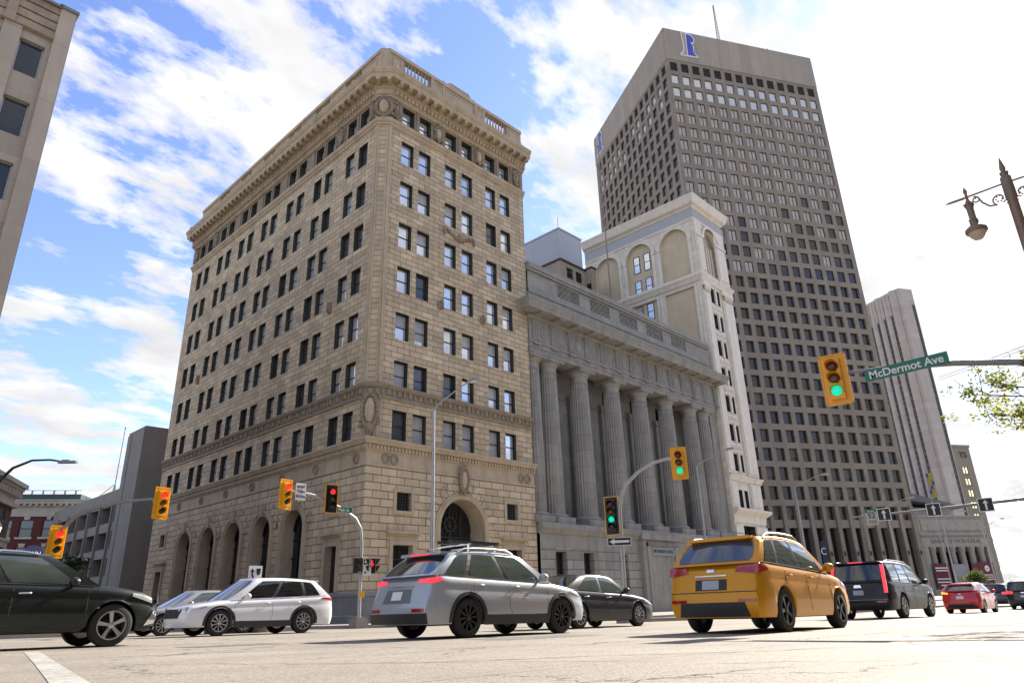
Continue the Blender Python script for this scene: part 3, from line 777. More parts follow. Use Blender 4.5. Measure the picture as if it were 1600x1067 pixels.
# square barred windows and pedimented windows
def barred(u0, u1, z0, z1, face, proud=.12):
    ax = face
    b = MB(); w = .22
    for q in ((u0 - w, u0, z0 - w, z1 + w), (u1, u1 + w, z0 - w, z1 + w), (u0, u1, z1, z1 + w), (u0, u1, z0 - w, z0)):
        if ax == 'R': b.box(q[0], q[1], 37.10, 37.2, q[2], q[3])
        else: b.box(24.95, 25.05, q[0], q[1], q[2], q[3])
    fr = b.build('barred_window', m_tan, ham, ORG)
    g = MB(); i = MB()
    if ax == 'R': g.box(u0, u1, 37.5, 37.56, z0, z1)
    else: g.box(25.35, 25.41, u0, u1, z0, z1)
    g.build('pane', m_dark, fr, ORG)
    n = 6
    for k in range(1, n):
        u = u0 + (u1 - u0) * k / n; z = z0 + (z1 - z0) * k / n
        if ax == 'R': i.box(u - .015, u + .015, 37.3, 37.33, z0, z1); i.box(u0, u1, 37.33, 37.36, z - .015, z + .015)
        else: i.box(25.15, 25.18, u - .015, u + .015, z0, z1); i.box(25.18, 25.21, u0, u1, z - .015, z + .015)
    i.build('iron_bars', m_iron, fr, ORG)
barred(27.5, 28.72, 6.35, 7.55, 'R'); barred(37.75, 38.95, 6.35, 7.55, 'R'); barred(40.1, 41.1, 6.35, 7.5, 'L'); barred(69.35, 70.45, 6.2, 7.3, 'L')
def pediment(u0, u1, z0, z1, ax):
    b = MB(); w = .26
    def bx(a, c, d0, d1, e, f):
        if ax == 'R': b.box(a, c, 37.18 - d1, 37.2 - d0, e, f)
        else: b.box(25.03 - d1, 25.05 - d0, a, c, e, f)
    bx(u0 - w, u0, 0, .12, z0, z1 + w); bx(u1, u1 + w, 0, .12, z0, z1 + w); bx(u0, u1, 0, .12, z1, z1 + w)
    bx(u0 - w - .12, u1 + w + .12, 0, .08, z1 + w, z1 + w + .42)
    bx(u0 - w - .28, u1 + w + .28, 0, .36, z1 + .68, z1 + .84); bx(u0 - w - .18, u1 + w + .18, 0, .22, z1 + .56, z1 + .68)
    fr = b.build('pedimented_window', m_tan, ham, ORG)
    g = MB(); f = MB()
    if ax == 'R':
        g.box(u0, u1, 37.6, 37.65, z0, z1); f.box((u0 + u1) / 2 - .04, (u0 + u1) / 2 + .04, 37.52, 37.6, z0, z1); f.box(u0, u1, 37.54, 37.6, z1 - .9, z1 - .82)
    else:
        g.box(25.45, 25.5, u0, u1, z0, z1); f.box(25.37, 25.45, (u0 + u1) / 2 - .04, (u0 + u1) / 2 + .04, z0, z1); f.box(25.39, 25.45, u0, u1, z1 - .9, z1 - .82)
    g.build('pane', m_glass_dd, fr, ORG); f.build('glazing_bars', m_sash, fr, ORG)
pediment(27.3, 28.9, 1.43, 4.2, 'R'); pediment(37.6, 39.2, 1.43, 4.2, 'R'); pediment(39.9, 41.25, 1.43, 4.25, 'L'); pediment(69.0, 70.4, -.3, 4.0, 'L')
# sash windows: one built, the rest copied
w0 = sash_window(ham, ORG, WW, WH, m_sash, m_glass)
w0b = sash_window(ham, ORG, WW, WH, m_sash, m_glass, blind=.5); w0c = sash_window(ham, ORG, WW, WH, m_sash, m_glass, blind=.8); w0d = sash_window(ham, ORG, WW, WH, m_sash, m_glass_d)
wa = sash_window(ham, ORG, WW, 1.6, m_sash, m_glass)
jobs = [(w0, (h[0], 37.60, h[2]), 0.0) for h in hR] + [(wa, (h[0], 37.76, 36.72), 0.0) for h in aR]
nearL = [(w0, (25.45, h[1], h[2]), R(-90)) for h in hL] + [(wa, (25.61, h[1], 36.72), R(-90)) for h in aL]
nearL.sort(key=lambda j: j[1][1] + j[1][2] * .35)
jobs += nearL[:52]
used = set(); rw_ = random.Random(12)
for o, p, rz in jobs:
    if o is w0: o = rw_.choice((w0, w0, w0, w0b, w0c, w0, w0, w0d, w0b) if rz == 0 else (w0, w0b, w0d))
    c = o if o not in used else copy_tree(o, ham)
    used.add(o); place(c, ORG, p, rz)
b = MB()
for o, p, rz in nearL[52:]:
    h = WH if o is w0 else 1.6; y1 = p[1]; y0 = y1 - WW; x = p[0]; z = p[2]
    for q in ((y0, y0 + .075, z, z + h), (y1 - .075, y1, z, z + h), (y0, y1, z, z + .075), (y0, y1, z + h - .075, z + h), (y0, y1, z + h / 2 - .04, z + h / 2 + .04)):
        b.box(x, x + .07, q[0], q[1], q[2], q[3])
    b.box(x + .045, x + .1, y0, y1, z, z + h, 1)
struct(b.build('window', [m_sash, m_glass], ham, ORG), 'stuff')

# ------------------------------------------------------------ colonnaded bank
ORG = (57.3, 37.3, 0.0)
bank = thing('bank_building', 'grey granite bank with tall fluted columns under a heavy cornice, beside the tan corner block', 'building', ORG)
X0, X1 = 41.2, 74.1
F = dict(U=(1, 0, 0), Nn=(0, -1, 0))
b = MB()
bh = [(43.0, 44.4, 1.3, 4.22), (46.5, 47.9, 1.3, 4.22), (51.5, 52.7, 1.3, 4.2), (62.8, 64.0, 1.3, 4.2), (67.0, 68.3, 1.3, 4.2), (70.6, 71.9, 1.3, 4.2), (56.1, 59.4, -1.5, 3.75, .9)]
b.wall(us=[X0, X1], zs=[-1.5, 4.5], holes=bh, depth=.7, O=(0, 37.0, 0), **F)
b.build('rusticated_base', m_gran, bank, ORG)
b = MB()
bp = [(X1, 37.0), (X0, 37.0)]
b.wall(us=[X0, X1], zs=[4.5, 5.6], holes=[], depth=.7, O=(0, 36.985, 0), **F)
b.sweep(bp, [(0, 5.5), (.12, 5.55), (.3, 5.85), (.38, 5.95), (.38, 6.3), (.3, 6.38), (-3.3, 6.38)], side=-1)
b.box(54.7, 60.9, 36.62, 37.02, -1.4, 5.52); b.box(54.5, 61.1, 36.45, 36.7, 5.55, 6.1)
b.build('plinth_course', m_gran_s, bank, ORG)
b = MB()
for s in (55.3, 59.9): b.box(s, s + .5, 36.5, 36.66, -1.2, 5.3)
b.box(55.3, 60.4, 36.5, 36.66, 5.0, 5.35)
for k in range(26): b.box(55.4 + k * .19, 55.5 + k * .19, 36.45, 36.52, 5.05, 5.3)
b.box(55.8, 59.9, 36.56, 36.68, 4.1, 5.0)
b.build('door_surround', m_gran_s, bank, ORG)
b = MB(); b.box(55.95, 59.75, 36.5, 36.6, 4.2, 4.9); sg = b.build('name_panel', mat('grey_blue_panel', (0.22, 0.25, 0.27), 0.5), bank, ORG)
text('lettering', 'MILLENNIUM CENTRE', .42, m_black, sg, (57.85 - ORG[0], 36.49 - ORG[1], 4.55), (R(90), 0, 0), .01, .82)
b = MB()
b.box(56.0, 59.5, 37.55, 37.6, -1.4, 3.8, 1)
for x in (56.1, 57.2, 58.3, 59.35): b.box(x - .06, x + .06, 37.42, 37.56, -1.3, 3.75)
for z in (1.9, 3.0, .6): b.box(56.0, 59.5, 37.45, 37.56, z - .05, z + .05)
b.box(56.1, 59.4, 36.63, 37.0, 3.7, 3.78)
b.build('bank_door', [m_iron, m_glass_dd], bank, ORG)
for h in bh[:6]:
    b = MB(); w = h[1] - h[0]
    for q in ((h[0], h[0] + .08), (h[1] - .08, h[1]), (h[0] + w / 2 - .04, h[0] + w / 2 + .04)): b.box(q[0], q[1], 37.5, 37.58, h[2], h[3])
    for z in (h[2] + .04, h[2] + 1.2, h[3] - .05): b.box(h[0], h[1], 37.49, 37.57, z - .04, z + .04)
    fo = b.build('base_window', m_iron, bank, ORG)
    g = MB(); g.box(h[0], h[1], 37.6, 37.66, h[2], h[3]); g.build('pane', m_glass_dd, fo, ORG)
# recessed wall behind the columns
b = MB()
cx = [42.15, 44.45, 48.95, 53.95, 58.75, 63.7, 68.65, 71.45]
bays = [(cx[i] + cx[i + 1]) / 2 for i in range(1, 6)]
hb = [(c - 1.15, c + 1.15, 7.2, 17.6, .5) for c in bays] + [(c - 1.15, c + 1.15, 18.9, 20.5, .5) for c in bays]
b.wall(us=[X0, X1], zs=[6.3, 21.0], holes=hb, depth=.5, O=(0, 40.3, 0), **F)
for c in bays:
    for s in (-1, 1): b.box(c + s * 1.5 - .32, c + s * 1.5 + .32, 40.0, 40.31, 6.4, 18.2)
    b.box(c - 1.95, c + 1.95, 39.85, 40.31, 18.2, 18.5); b.box(c - 1.9, c + 1.9, 39.95, 40.31, 18.5, 18.8)
b.build('recessed_wall', m_gran_b, bank, ORG)
for c in bays:
    b = MB()
    for u in (-1.1, -.38, .38, 1.1): b.box(c + u - .05, c + u + .05, 40.6, 40.72, 7.2, 17.6)
    for z in (9.2, 11.3, 13.4, 15.5, 17.5): b.box(c - 1.15, c + 1.15, 40.62, 40.72, z - .08, z + .08)
    for u in (-1.1, 0, 1.1): b.box(c + u - .05, c + u + .05, 40.6, 40.72, 18.9, 20.5)
    fo = b.build('tall_window', m_iron, bank, ORG)
    g = MB(); g.box(c - 1.15, c + 1.15, 40.74, 40.8, 7.2, 17.6); g.box(c - 1.15, c + 1.15, 40.74, 40.8, 18.9, 20.5); g.build('pane', m_glass_dd, fo, ORG)
b = MB()
b.box(X0, X0 + .35, 38.2, 40.4, 6.3, 21.0); b.box(72.6, X1 - .02, 37.75, 40.4, 6.4, 21.0)
b.box(X0, X1 - .02, 40.8, 41.3, -1.5, 26.5); b.box(X0, X1 - .02, 41.3, 60, -1.5, 25.8)
b.build('side_walls', m_gran_s, bank, ORG)
# columns
b = MB(); r0, r1 = .97, .80
prof = []
zb, ztc = 7.25, 19.4
for k in range(13):
    t = k / 12.0; prof.append((r0 + (r1 - r0) * (t ** 1.4), zb + (ztc - zb) * t))
b.lathe(prof, (0, 0, 0), 44, flute=.91)
b.lathe([(1.18, 6.95), (1.24, 7.0), (1.24, 7.1), (1.15, 7.18), (1.02, 7.26)], (0, 0, 0), 28)
b.lathe([(.82, 19.38), (.86, 19.42), (.82, 19.5), (.8, 19.52), (.8, 19.95), (.86, 20.0), (.86, 20.05), (.98, 20.25), (1.06, 20.38)], (0, 0, 0), 28)
col = b.build('column', m_drum, bank, (0, 0, 0), smooth=30)
b = MB(); b.box(-1.28, 1.28, -1.28, 1.28, 6.38, 6.95); b.build('column_plinth', m_gran_s, col)
b = MB(); b.box(-1.14, 1.14, -1.14, 1.14, 20.38, 20.72); b.box(-1.2, 1.2, -1.2, 1.2, 20.6, 20.74); b.build('abacus', m_gran_s, col)
for i, x in enumerate(cx):
    c = col if i == 0 else copy_tree(col, bank)
    c.location = (x - ORG[0], 38.25 - ORG[1], 0)
# entablature
b = MB()
ep = [(73.3, 40.3), (73.3, 37.3), (X0, 37.3), (X0, 40.3)]
b.sweep(ep, [(-1.9, 20.74), (0, 20.742), (0, 21.15), (.06, 21.17), (.06, 21.55), (.18, 21.6), (.18, 21.75), (.02, 21.78), (.02, 23.75), (.15, 23.8), (.2, 23.95), (.3, 24.0), (.3, 24.15), (1.35, 24.15), (1.38, 24.4), (1.45, 24.55), (1.52, 24.75), (1.6, 24.9), (1.6, 25.02), (.3, 25.35), (.3, 25.6), (.1, 25.62), (.1, 26.3), (-1.9, 26.3)], side=-1)
n = 13
for i in range(n + 1):
    x = 42.0 + i * 2.43
    b.box(x - .45, x + .45, 36.05, 36.95, 24.02, 24.155)
    b.box(x - .42, x + .42, 37.2, 37.29, 21.8, 23.7)
    for k in (-.28, 0, .28): b.box(x + k - .07, x + k + .07, 37.15, 37.21, 21.85, 23.5)
    b.box(x - .46, x + .46, 37.14, 37.29, 23.5, 23.74); b.box(x - .46, x + .46, 37.02, 37.13, 21.45, 21.6)
for i in range(n):
    x = 43.21 + i * 2.43
    b.ring((0, 37.28, 0), (1, 0, 0), (0, -1, 0), x, 22.75, .5, .6, .035, 0, 360, 20)
b.build('entablature', m_gran_s, bank, ORG)
# parapet with pierced panels
b = MB()
gx_ = [(45.3 + 4.9 * i, 48.5 + 4.9 * i) for i in range(5)]
b.wall(us=[X0, 73.2], zs=[26.3, 28.45], holes=[(a, c, 26.98, 28.25) for a, c in gx_], depth=.35, O=(0, 37.25, 0), **F)
b.box(X0, 73.2, 37.6, 38.1, 26.3, 28.45)
b.box(X0 - .1, 73.3, 37.05, 38.3, 28.45, 28.7); b.box(X0 - .05, 73.25, 36.95, 38.3, 28.7, 29.05); b.box(X0, 73.2, 37.1, 38.2, 29.05, 29.3)
b.box(X0, 73.2, 37.12, 37.26, 26.3, 26.6)
b.build('parapet', m_gran_b, bank, ORG)
b = MB()
for a, c in gx_:
    b.box(a, c, 37.52, 37.6, 26.98, 28.25, 1)
    n = 5; w = (c - a) / n
    for i in range(n):
        for j in range(2):
            x = a + w * (i + .5); z = 26.98 + .635 * (j + .5)
            b.ring((0, 37.42, 0), (1, 0, 0), (0, -1, 0), x, z, .2, .3, .08, 0, 360, 10)
            for s in (-1, 1):
                b.tube([(x - .3, 37.4, z - s * .3), (x + .3, 37.4, z + s * .3)], .045, 4)
b.build('pierced_grilles', [m_gran_s, m_dark], bank, ORG)

# ------------------------------------------------------------ white terracotta tower block
ORG = (74.2, 37.3, 0.0)
wh = thing('terracotta_building', 'slender white terracotta building with cream side arches, between the bank and the dark tower', 'building', ORG)
XA, XB, YB = 74.2, 82.05, 55.3
ft = [37.8, 34.17, 30.6, 26.98, 23.42, 19.84, 16.25]
hh = [(u, u + .88, t - 2.05, t) for t in ft for u in (76.36, 77.78)] + [(76.36, 77.24, 9.95, 12.0), (77.78, 78.62, 9.95, 12.0), (76.3, 79.3, -1.2, 7.95, .8)]
b = MB()
b.wall(us=[XA, XB], zs=[-1.5, 39.4], holes=hh, depth=.4, mr=1, O=(0, 37.3, 0), **F)
b.wall(us=[XA, XB], zs=[39.4, 47.4], holes=[(76.3, 80.0, 39.9, 46.9, .8, True)], depth=.8, O=(0, 37.3, 0), **F)
b.archfill(O=(0, 37.3, 0), u0=76.3, u1=80.0, zs=45.05, zt=46.9, depth=.8, U=(1, 0, 0), Nn=(0, -1, 0))
b.quad((76.3, 38.1, 39.9), (80.0, 38.1, 39.9), (80.0, 38.1, 46.9), (76.3, 38.1, 46.9))
L = dict(O=(XA, 0, 0), U=(0, 1, 0), Nn=(-1, 0, 0))
ac = [(38.42, 42.65), (43.98, 48.2), (49.5, 53.6)]
b.wall(us=[37.3, YB], zs=[39.4, 47.4], holes=[(a, c, 39.42, 46.75, .45, True) for a, c in ac], depth=.45, **L)
for a, c in ac: b.archfill(u0=a, u1=c, zs=44.62, zt=46.75, depth=.45, **L)
b.wall(us=[37.3, YB], zs=[-1.5, 38.3], holes=[(a, c, 29.5, 37.75, .3) for a, c in ac], depth=.3, **L)
b.quad((XA, 37.3, 38.3), (XA, YB, 38.3), (XA, YB, 39.4), (XA, 37.3, 39.4))
b.quad((XB, 37.3, -1.5), (XB, YB, -1.5), (XB, YB, 48), (XB, 37.3, 48))
b.build('wall', [m_terra, m_jamb], wh, ORG)
b = MB()
ca = [(76.36, 41.2), (77.78, 41.2)]
for a, c in ac:
    b.quad((XA + .44, a, 39.3), (XA + .44, c, 39.3), (XA + .44, c, 46.8), (XA + .44, a, 46.8))
    b.quad((XA + .29, a, 29.4), (XA + .29, c, 29.4), (XA + .29, c, 37.8), (XA + .29, a, 37.8))
b.build('cream_infill', m_yel, wh, ORG)
b = MB(); wp = [(XB, YB), (XB, 37.3), (XA, 37.3), (XA, YB)]
b.sweep(wp, [(0, 48.85), (.12, 48.9), (.2, 49.1), (.55, 49.35), (.65, 49.6), (.8, 50.1), (.9, 50.35), (.9, 50.5), (-.5, 50.7)], side=-1)
b.quad((XA - .3, 37.0, 50.68), (XB + .3, 37.0, 50.68), (XB + .3, YB, 50.68), (XA - .3, YB, 50.68))
b.build('cornice', m_terra_s, wh, ORG)
b = MB()
b.sweep(wp, [(0, 47.1), (.1, 47.15), (.15, 47.4), (0.02, 47.45)], side=-1)
b.build('arch_course', m_terra_s, wh, ORG)
b = MB()
b.sweep([(XB, 42), (XB, 37.3), (XA, 37.3), (XA, YB)], [(0, 38.2), (.15, 38.3), (.3, 38.7), (.45, 38.95), (.45, 39.15), (.1, 39.5), (0, 39.5)], side=-1)
b.build('upper_belt_course', m_terra_s, wh, ORG)
b = MB()
b.sweep([(XB, 42), (XB, 37.3), (XA, 37.3)], [(0, 12.9), (.2, 13.0), (.3, 13.3), (.45, 13.5), (.45, 13.62), (0, 13.8)], side=-1)
b.build('middle_belt_course', m_terra_s, wh, ORG)
b = MB()
b.sweep([(XB, 42), (XB, 37.3), (XA, 37.3)], [(0, 8.2), (.1, 8.25), (.15, 9.0), (.6, 9.4), (.75, 9.6), (.75, 9.8), (0, 9.95)], side=-1)
b.build('lower_belt_course', m_terra_s, wh, ORG)

b = MB()
b.box(XA - .05, XA - .02 + .04, 37.28, YB, 47.45, 48.85); b.box(XA - .05, XB + .03, 37.25, 37.3, 47.45, 48.85)
b.build('grey_band', mat('pale_grey_render', (0.42, 0.43, 0.43), .8, .06), wh, ORG)
b = MB()
for x0, x1 in ((74.25, 75.95), (79.2, 82.0)):
    b.box(x0, x1, 37.12, 37.302, 13.8, 36.9); b.box(x0 + .25, x1 - .25, 37.02, 37.13, 14.1, 36.4)
    for k in range(3): blob(b, (x0 + (x1 - x0) * (.25 + .25 * k), 37.0, 37.2), .25, .2, .4)
    b.box(x0 - .05, x1 + .05, 36.95, 37.302, 37.55, 38.2)
    b.box(x0, x1, 37.16, 37.302, 9.95, 12.9); b.box(x0 + .25, x1 - .25, 37.1, 37.17, 10.2, 12.6)
    b.box(x0, x1, 37.14, 37.302, 39.5, 47.1); b.box(x0 + .25, x1 - .25, 37.05, 37.15, 39.9, 44.7); b.box(x0 - .03, x1 + .03, 36.98, 37.15, 44.8, 45.15)
    for k in range(10): b.box(x0 - .04, x1 + .04, 37.1, 37.302, -1.2 + k * .92, -.38 + k * .92)
for t in ft[:-1]:
    z0 = t - 2.05 - 1.5
    b.box(76.2, 78.8, 37.2, 37.302, z0 + .15, z0 + 1.2)
    for k in range(6): blob(b, (76.45 + k * .42, 37.18, z0 + .68), .15, .08, .3)
for t in ft: b.box(77.3, 77.72, 37.15, 37.302, t - 2.2, t + .1)
b.ring((0, 37.14, 0), (1, 0, 0), (0, -1, 0), 78.15, 45.05, 1.87, 2.25, .12, 0, 180, 18)
b.ring((0, 37.14, 0), (1, 0, 0), (0, -1, 0), 78.15, 45.05, 1.45, 1.6, -.5, 0, 180, 14)
for xx in (77.0, 77.75, 78.4, 79.1): b.tube([(xx, 37.8, 40), (xx, 37.8, 44.5)], .12, 8)
for (a, c) in ac:
    m_ = (a + c) / 2; r = (c - a) / 2
    b.ring((XA, 0, 0), (0, 1, 0), (-1, 0, 0), m_, 44.62, r + .02, r + .42, .1, 0, 180, 20)
    b.ring((XA, 0, 0), (0, 1, 0), (-1, 0, 0), m_, 44.62, r + .42, r + .6, .16, 0, 180, 20)
    for yy in (a, c): b.box(XA - .12, XA + .01, yy - (.42 if yy == a else 0), yy + (0 if yy == a else .42), 39.5, 44.3); b.box(XA - .2, XA + .01, yy - (.5 if yy == a else .02), yy + (.02 if yy == a else .5), 44.3, 44.62)
for yy in (37.35, 43.0, 48.5, 53.9):
    for k in (0, .5): b.box(XA - .07, XA + .01, yy + .1 + k, yy + .42 + k, 29.6, 38.1)
b.build('terracotta_ornament', m_terra_s, wh, ORG)
for k, h in enumerate(hh[:-1]):
    if k == 0:
        w1 = sash_window(wh, ORG, .88, 2.05, m_black, m_glass_dd); place(w1, ORG, (h[0], 37.66, h[2]), 0)
    else: place(copy_tree(w1, wh), ORG, (h[0], 37.66, h[2]), 0)
for (yc, z0, hgt) in ((46.8, 39.1, 2.4), (45.1, 39.1, 2.4), (46.85, 35.3, 2.3), (45.15, 35.3, 2.3), (46.75, 42.65, 2.55), (45.05, 42.65, 2.55)):
    w = sash_window(wh, ORG, 1.0, hgt, m_black, m_glass); place(w, ORG, (XA + (.36 if z0 > 39 else .2), yc + .5, z0), R(-90))
b = MB(); b.box(76.3, 79.3, 38.02, 38.08, -1.2, 7.95, 1)
for x in (76.4, 77.3, 78.2, 79.2): b.box(x - .05, x + .05, 37.9, 38.03, -1.2, 7.95)
for z in (6.5, 3.5, 5.0): b.box(76.3, 79.3, 37.92, 38.03, z - .05, z + .05)
b.build('shopfront', [m_iron, m_glass_dd], wh, ORG)
b = MB(); b.tube([(75.1, 38.6, 50.6), (75.1, 38.6, 59.5)], [.09, .05], 8, 0); blob(b, (75.1, 38.6, 59.6), .12, .12, .12)
tag(b.build('flagpole', m_conc_l, None, (75.1, 38.6, 50.7)), 'bare pale flagpole standing on the front corner of the white terracotta building roof', 'flagpole')
# ------------------------------------------------------------ dark office tower
RZ = R(-30.25)
tw = thing('office_tower', 'tallest brown grey concrete tower with square windows and a blue emblem near its top', 'tower', (111.07, 56.75, 0), RZ)
TX, TY, TH = 38.8, 41.0, 119.65
xs_ = [0.62 + 2.72 * i for i in range(14)]; ys_ = [1.1 + 2.82 * i for i in range(14)]
rows = [14.81 + 3.41 * k for k in range(29)]
F1 = dict(O=(0, 0, 0), U=(1, 0, 0), Nn=(0, -1, 0)); F2 = dict(O=(0, 0, 0), U=(0, 1, 0), Nn=(-1, 0, 0))
W1, H1 = 1.78, 2.35
h1 = [(x, x + W1, t - H1, t, .55 if t < 60 else .3) for x in xs_ for t in rows] + [(x, x + W1, -1.0, 11.1, 1.2) for x in xs_]
h2 = [(y, y + 1.75, t - H1, t, .55 if t < 60 else .4) for y in ys_ for t in rows] + [(y, y + 1.75, -1.0, 11.1, 1.2) for y in ys_]
b = MB()
b.wall(us=[0, TX], zs=[-2, 111.0], holes=h1, depth=.55, **F1)
b.wall(us=[0, TY], zs=[-2, 111.0], holes=h2, depth=.55, **F2)
b.quad((TX, 0, -2), (TX, TY, -2), (TX, TY, TH), (TX, 0, TH)); b.quad((0, TY, -2), (TX, TY, -2), (TX, TY, TH), (0, TY, TH))
b.build('concrete_grid_wall', m_conc_t, tw)
m_conc_u = mat('tower_crown_concrete', (0.35, 0.31, 0.255), 0.8, 0.07, 0.3, brick=(2.72, 40, 0.0, 0.78), stain=0.25, jointw=0.05)
b = MB()
b.box(.35, TX, -.12, .3, 111.0, TH - .9); b.box(-.12, .3, .35, TY, 111.0, TH - .9)
b.prism([(-.12, .35), (.35, -.12), (1, 1)], 111.0, TH - .9, 'xy')
b.box(-.05, TX, -.05, TY, TH - .9, TH)
b.box(-.06, .0, 0.0, TY, 110.75, 111.0)
b.build('crown_wall', m_conc_u, tw)
b = MB()
for x in [0.0] + [v + W1 + .02 for v in xs_[:-1]] + [TX - .95]:
    b.box(x + .05, x + .85, -.28, .01, -1.5, 14.9)
for y in [v + 1.75 + .1 for v in ys_[:-1]]:
    b.box(-.28, .01, y, y + .8, -1.5, 14.9)
b.build('ground_floor_piers', m_conc_t, tw)
b = MB()
for x in xs_[6:]:
    b.box(x + W1 + .35, x + W1 + .55, -.45, -.28, 6.4, 7.1)
b.build('wall_lamps', m_black, tw)
# windows: the lower rows one by one, the rest together
wb = MB()
for q in ((0, .07, 0, H1), (W1 - .07, W1, 0, H1), (.07, W1 - .07, 0, .07), (.07, W1 - .07, H1 - .07, H1)): wb.box(q[0], q[1], 0, .06, q[2], q[3])
tw0 = wb.build('window', m_black, tw)
g = MB(); g.box(0, W1, .04, .1, 0, H1); g.build('pane', m_glass_t, tw0)
tw1 = copy_tree(tw0, tw); g = MB(); g.box(.07, W1 - .07, .03, .045, H1 * .35, H1 - .07); g.build('blind', mat('tower_blind', (0.13, 0.12, 0.105), .5, .2, 3, objrand=.5), tw1)
n = 0; rq = random.Random(2)
for r_ in rows[:7]:
    for x in xs_:
        c = tw0 if n == 0 else tw1 if n == 5 else copy_tree(tw1 if rq.random() < .3 else tw0, tw); n += 1
        c.location = (x, .45, r_ - H1)
b = MB(); rr = random.Random(4)
def twin(p0, horiz, u, t, kind):
    # kind: 0 louvre 1 sky reflection as colour 2 curtained 3 dark
    w = W1 if horiz else 1.75
    dd = 0 if t < 60 else (-.25 if horiz else -.15)
    def bx(u0, u1, d0, d1, z0, z1, mi):
        d0 += dd; d1 += dd
        if horiz: b.box(u0, u1, d0, d1, z0, z1, mi)
        else: b.box(d0, d1, u0, u1, z0, z1, mi)
    z0 = t - H1
    gl = {0: 1, 1: 2, 2: 3, 3: 4}[kind]
    bx(u, u + w, .5, .53, z0, t, gl)
    if kind == 0:
        for k in range(5): bx(u, u + w, .4, .5, z0 + .2 + k * .45, z0 + .3 + k * .45, 0)
        return
    for q in ((u, u + .07, z0, t), (u + w - .07, u + w, z0, t), (u, u + w, z0, z0 + .07), (u, u + w, t - .07, t)): bx(q[0], q[1], .43, .5, q[2], q[3], 0)
    if kind == 2: bx(u + w * .5 - .05, u + w * .5 + .05, .42, .5, z0, t, 0)
for j, t in enumerate(rows):
    for i, x in enumerate(xs_):
        if j < 7: continue
        k = 0 if j == 28 else 1 if j >= 26 else 3
        if 14 <= j < 26:
            edge = j - 14 - (0 if i > 3 else 1)
            k = 2 if (j >= 19 and rr.random() < .92) or (rr.random() < .35 + .1 * (j - 14) - (.25 if i > 8 else 0)) else 3
        twin(None, True, x, t, k)
    for i, y in enumerate(ys_):
        k = 0 if j == 28 else 1 if (j >= 26 and rr.random() < .75) else 3
        twin(None, False, y, t, k)
for x in xs_: b.box(x, x + W1, 1.0, 1.05, -1, 11.1, 5); b.box(x + .85, x + .93, .9, 1.0, -1, 11.1, 0); b.box(x, x + W1, .9, 1.0, 3.4, 3.6, 0)
for y in ys_: b.box(1.0, 1.05, y, y + 1.75, -1, 11.1, 5)
struct(b.build('window', [m_black, m_louv, m_glass_b, m_curt, m_glass_t, m_glass_dd], tw), 'stuff')
# emblem
def emblem(plane):
    out = [(4.25, 119.2), (5.75, 119.35), (6.9, 118.9), (7.55, 117.9), (7.35, 116.7), (6.85, 116.35), (7.15, 115.6), (7.0, 114.2), (7.3, 113.6), (7.95, 113.0), (7.85, 112.55), (3.6, 112.45), (3.5, 113.0), (4.15, 113.6), (4.45, 114.5)]
    blue = [(5.55, 118.9), (6.7, 118.6), (7.3, 117.8), (7.1, 116.85), (6.3, 116.7), (6.85, 115.9), (6.8, 114.2), (7.1, 113.4), (7.65, 112.9), (5.4, 112.85)]
    grey = [(4.5, 119.0), (5.3, 119.05), (5.15, 112.85), (3.8, 112.75), (4.4, 113.5), (4.7, 114.5)]
    T = (lambda p: p) if plane == 'xz' else (lambda p: (42.9 - p[0], p[1]))
    b = MB(); b.prism([T(p) for p in out], -.3, -.13, plane, 0); b.prism([T(p) for p in blue], -.36, -.28, plane, 1); b.prism([T(p) for p in grey], -.36, -.28, plane, 2)
    b.build('emblem', [m_signw, mat('emblem_blue', (0.045, 0.065, 0.42), .4, .03), mat('emblem_grey', (0.36, 0.33, 0.28), .5, .03)], tw)
emblem('xz'); emblem('yz')
b = MB(); b.box(17.1, 18.3, -.34, -.29, 5.0, 8.9)
bn = b.build('banner', mat('banner_navy', (0.01, 0.012, 0.05), .6), tw)
text('lettering', 'C', 1.6, m_signw, bn, (17.5, -.36, 7.1), (R(90), 0, 0), .01)
b = MB()
for s in ((0, 0), (.8, 0), (.4, .7)): b.tube([(16.2 + s[0], 3 + s[1], TH - .2), (16.5 + s[0] * .2, 3 + s[1] * .2, TH + 14)], .07, 5)
for k in range(16):
    z = TH + k * .85; f = 1 - k / 18
    P3 = [(16.2 + .3 * k / 16 + a * f, 3 + c * f, z) for a, c in ((0, 0), (.8, 0), (.4, .7))]
    for i in range(3): b.tube([P3[i], (P3[(i + 1) % 3][0], P3[(i + 1) % 3][1], z + .85)], .045, 4, caps=False)
b.box(15.9, 17.3, 2.6, 4.0, TH, TH + .4)
b.tube([(29, 2, TH), (29, 2, TH + 2.6)], .06, 5)
b.build('antenna_mast', m_galvd, tw)

# ------------------------------------------------------------ pale ribbed tower
rb = thing('ribbed_tower', 'tall pale grey stone tower with vertical ribs and narrow window strips, behind the dark tower', 'tower', (229.8, 49.2, 0), RZ)
b = MB(); H2 = 90.5
m_rib = mat('pale_rib_stone', (0.47, 0.43, 0.39), 0.7, 0.08, 0.12, brick=(3, 1.6, 0.5, 0.9), stain=0.2)
m_rib_s = mat('dark_window_strip', (0.10, 0.093, 0.09), 0.5, 0.3, 0.4, brick=(5, 1.7, 0.0, 0.35), jointw=0.4)
b.box(0, 6.2, 1.2, 46, -2, H2)
b.box(.4, 5.6, .0, 1.2, -2, H2); b.box(6.2, 7.6, 2.5, 44, -2, 84)
n = 15
for i in range(n):
    y = 2.0 + i * 3.0
    b.prism([(0.01, y - .2), (-.5, y + .35), (-.5, y + 1.35), (.01, y + 1.9)], -2, H2 - (i % 2) * .6, 'xy')
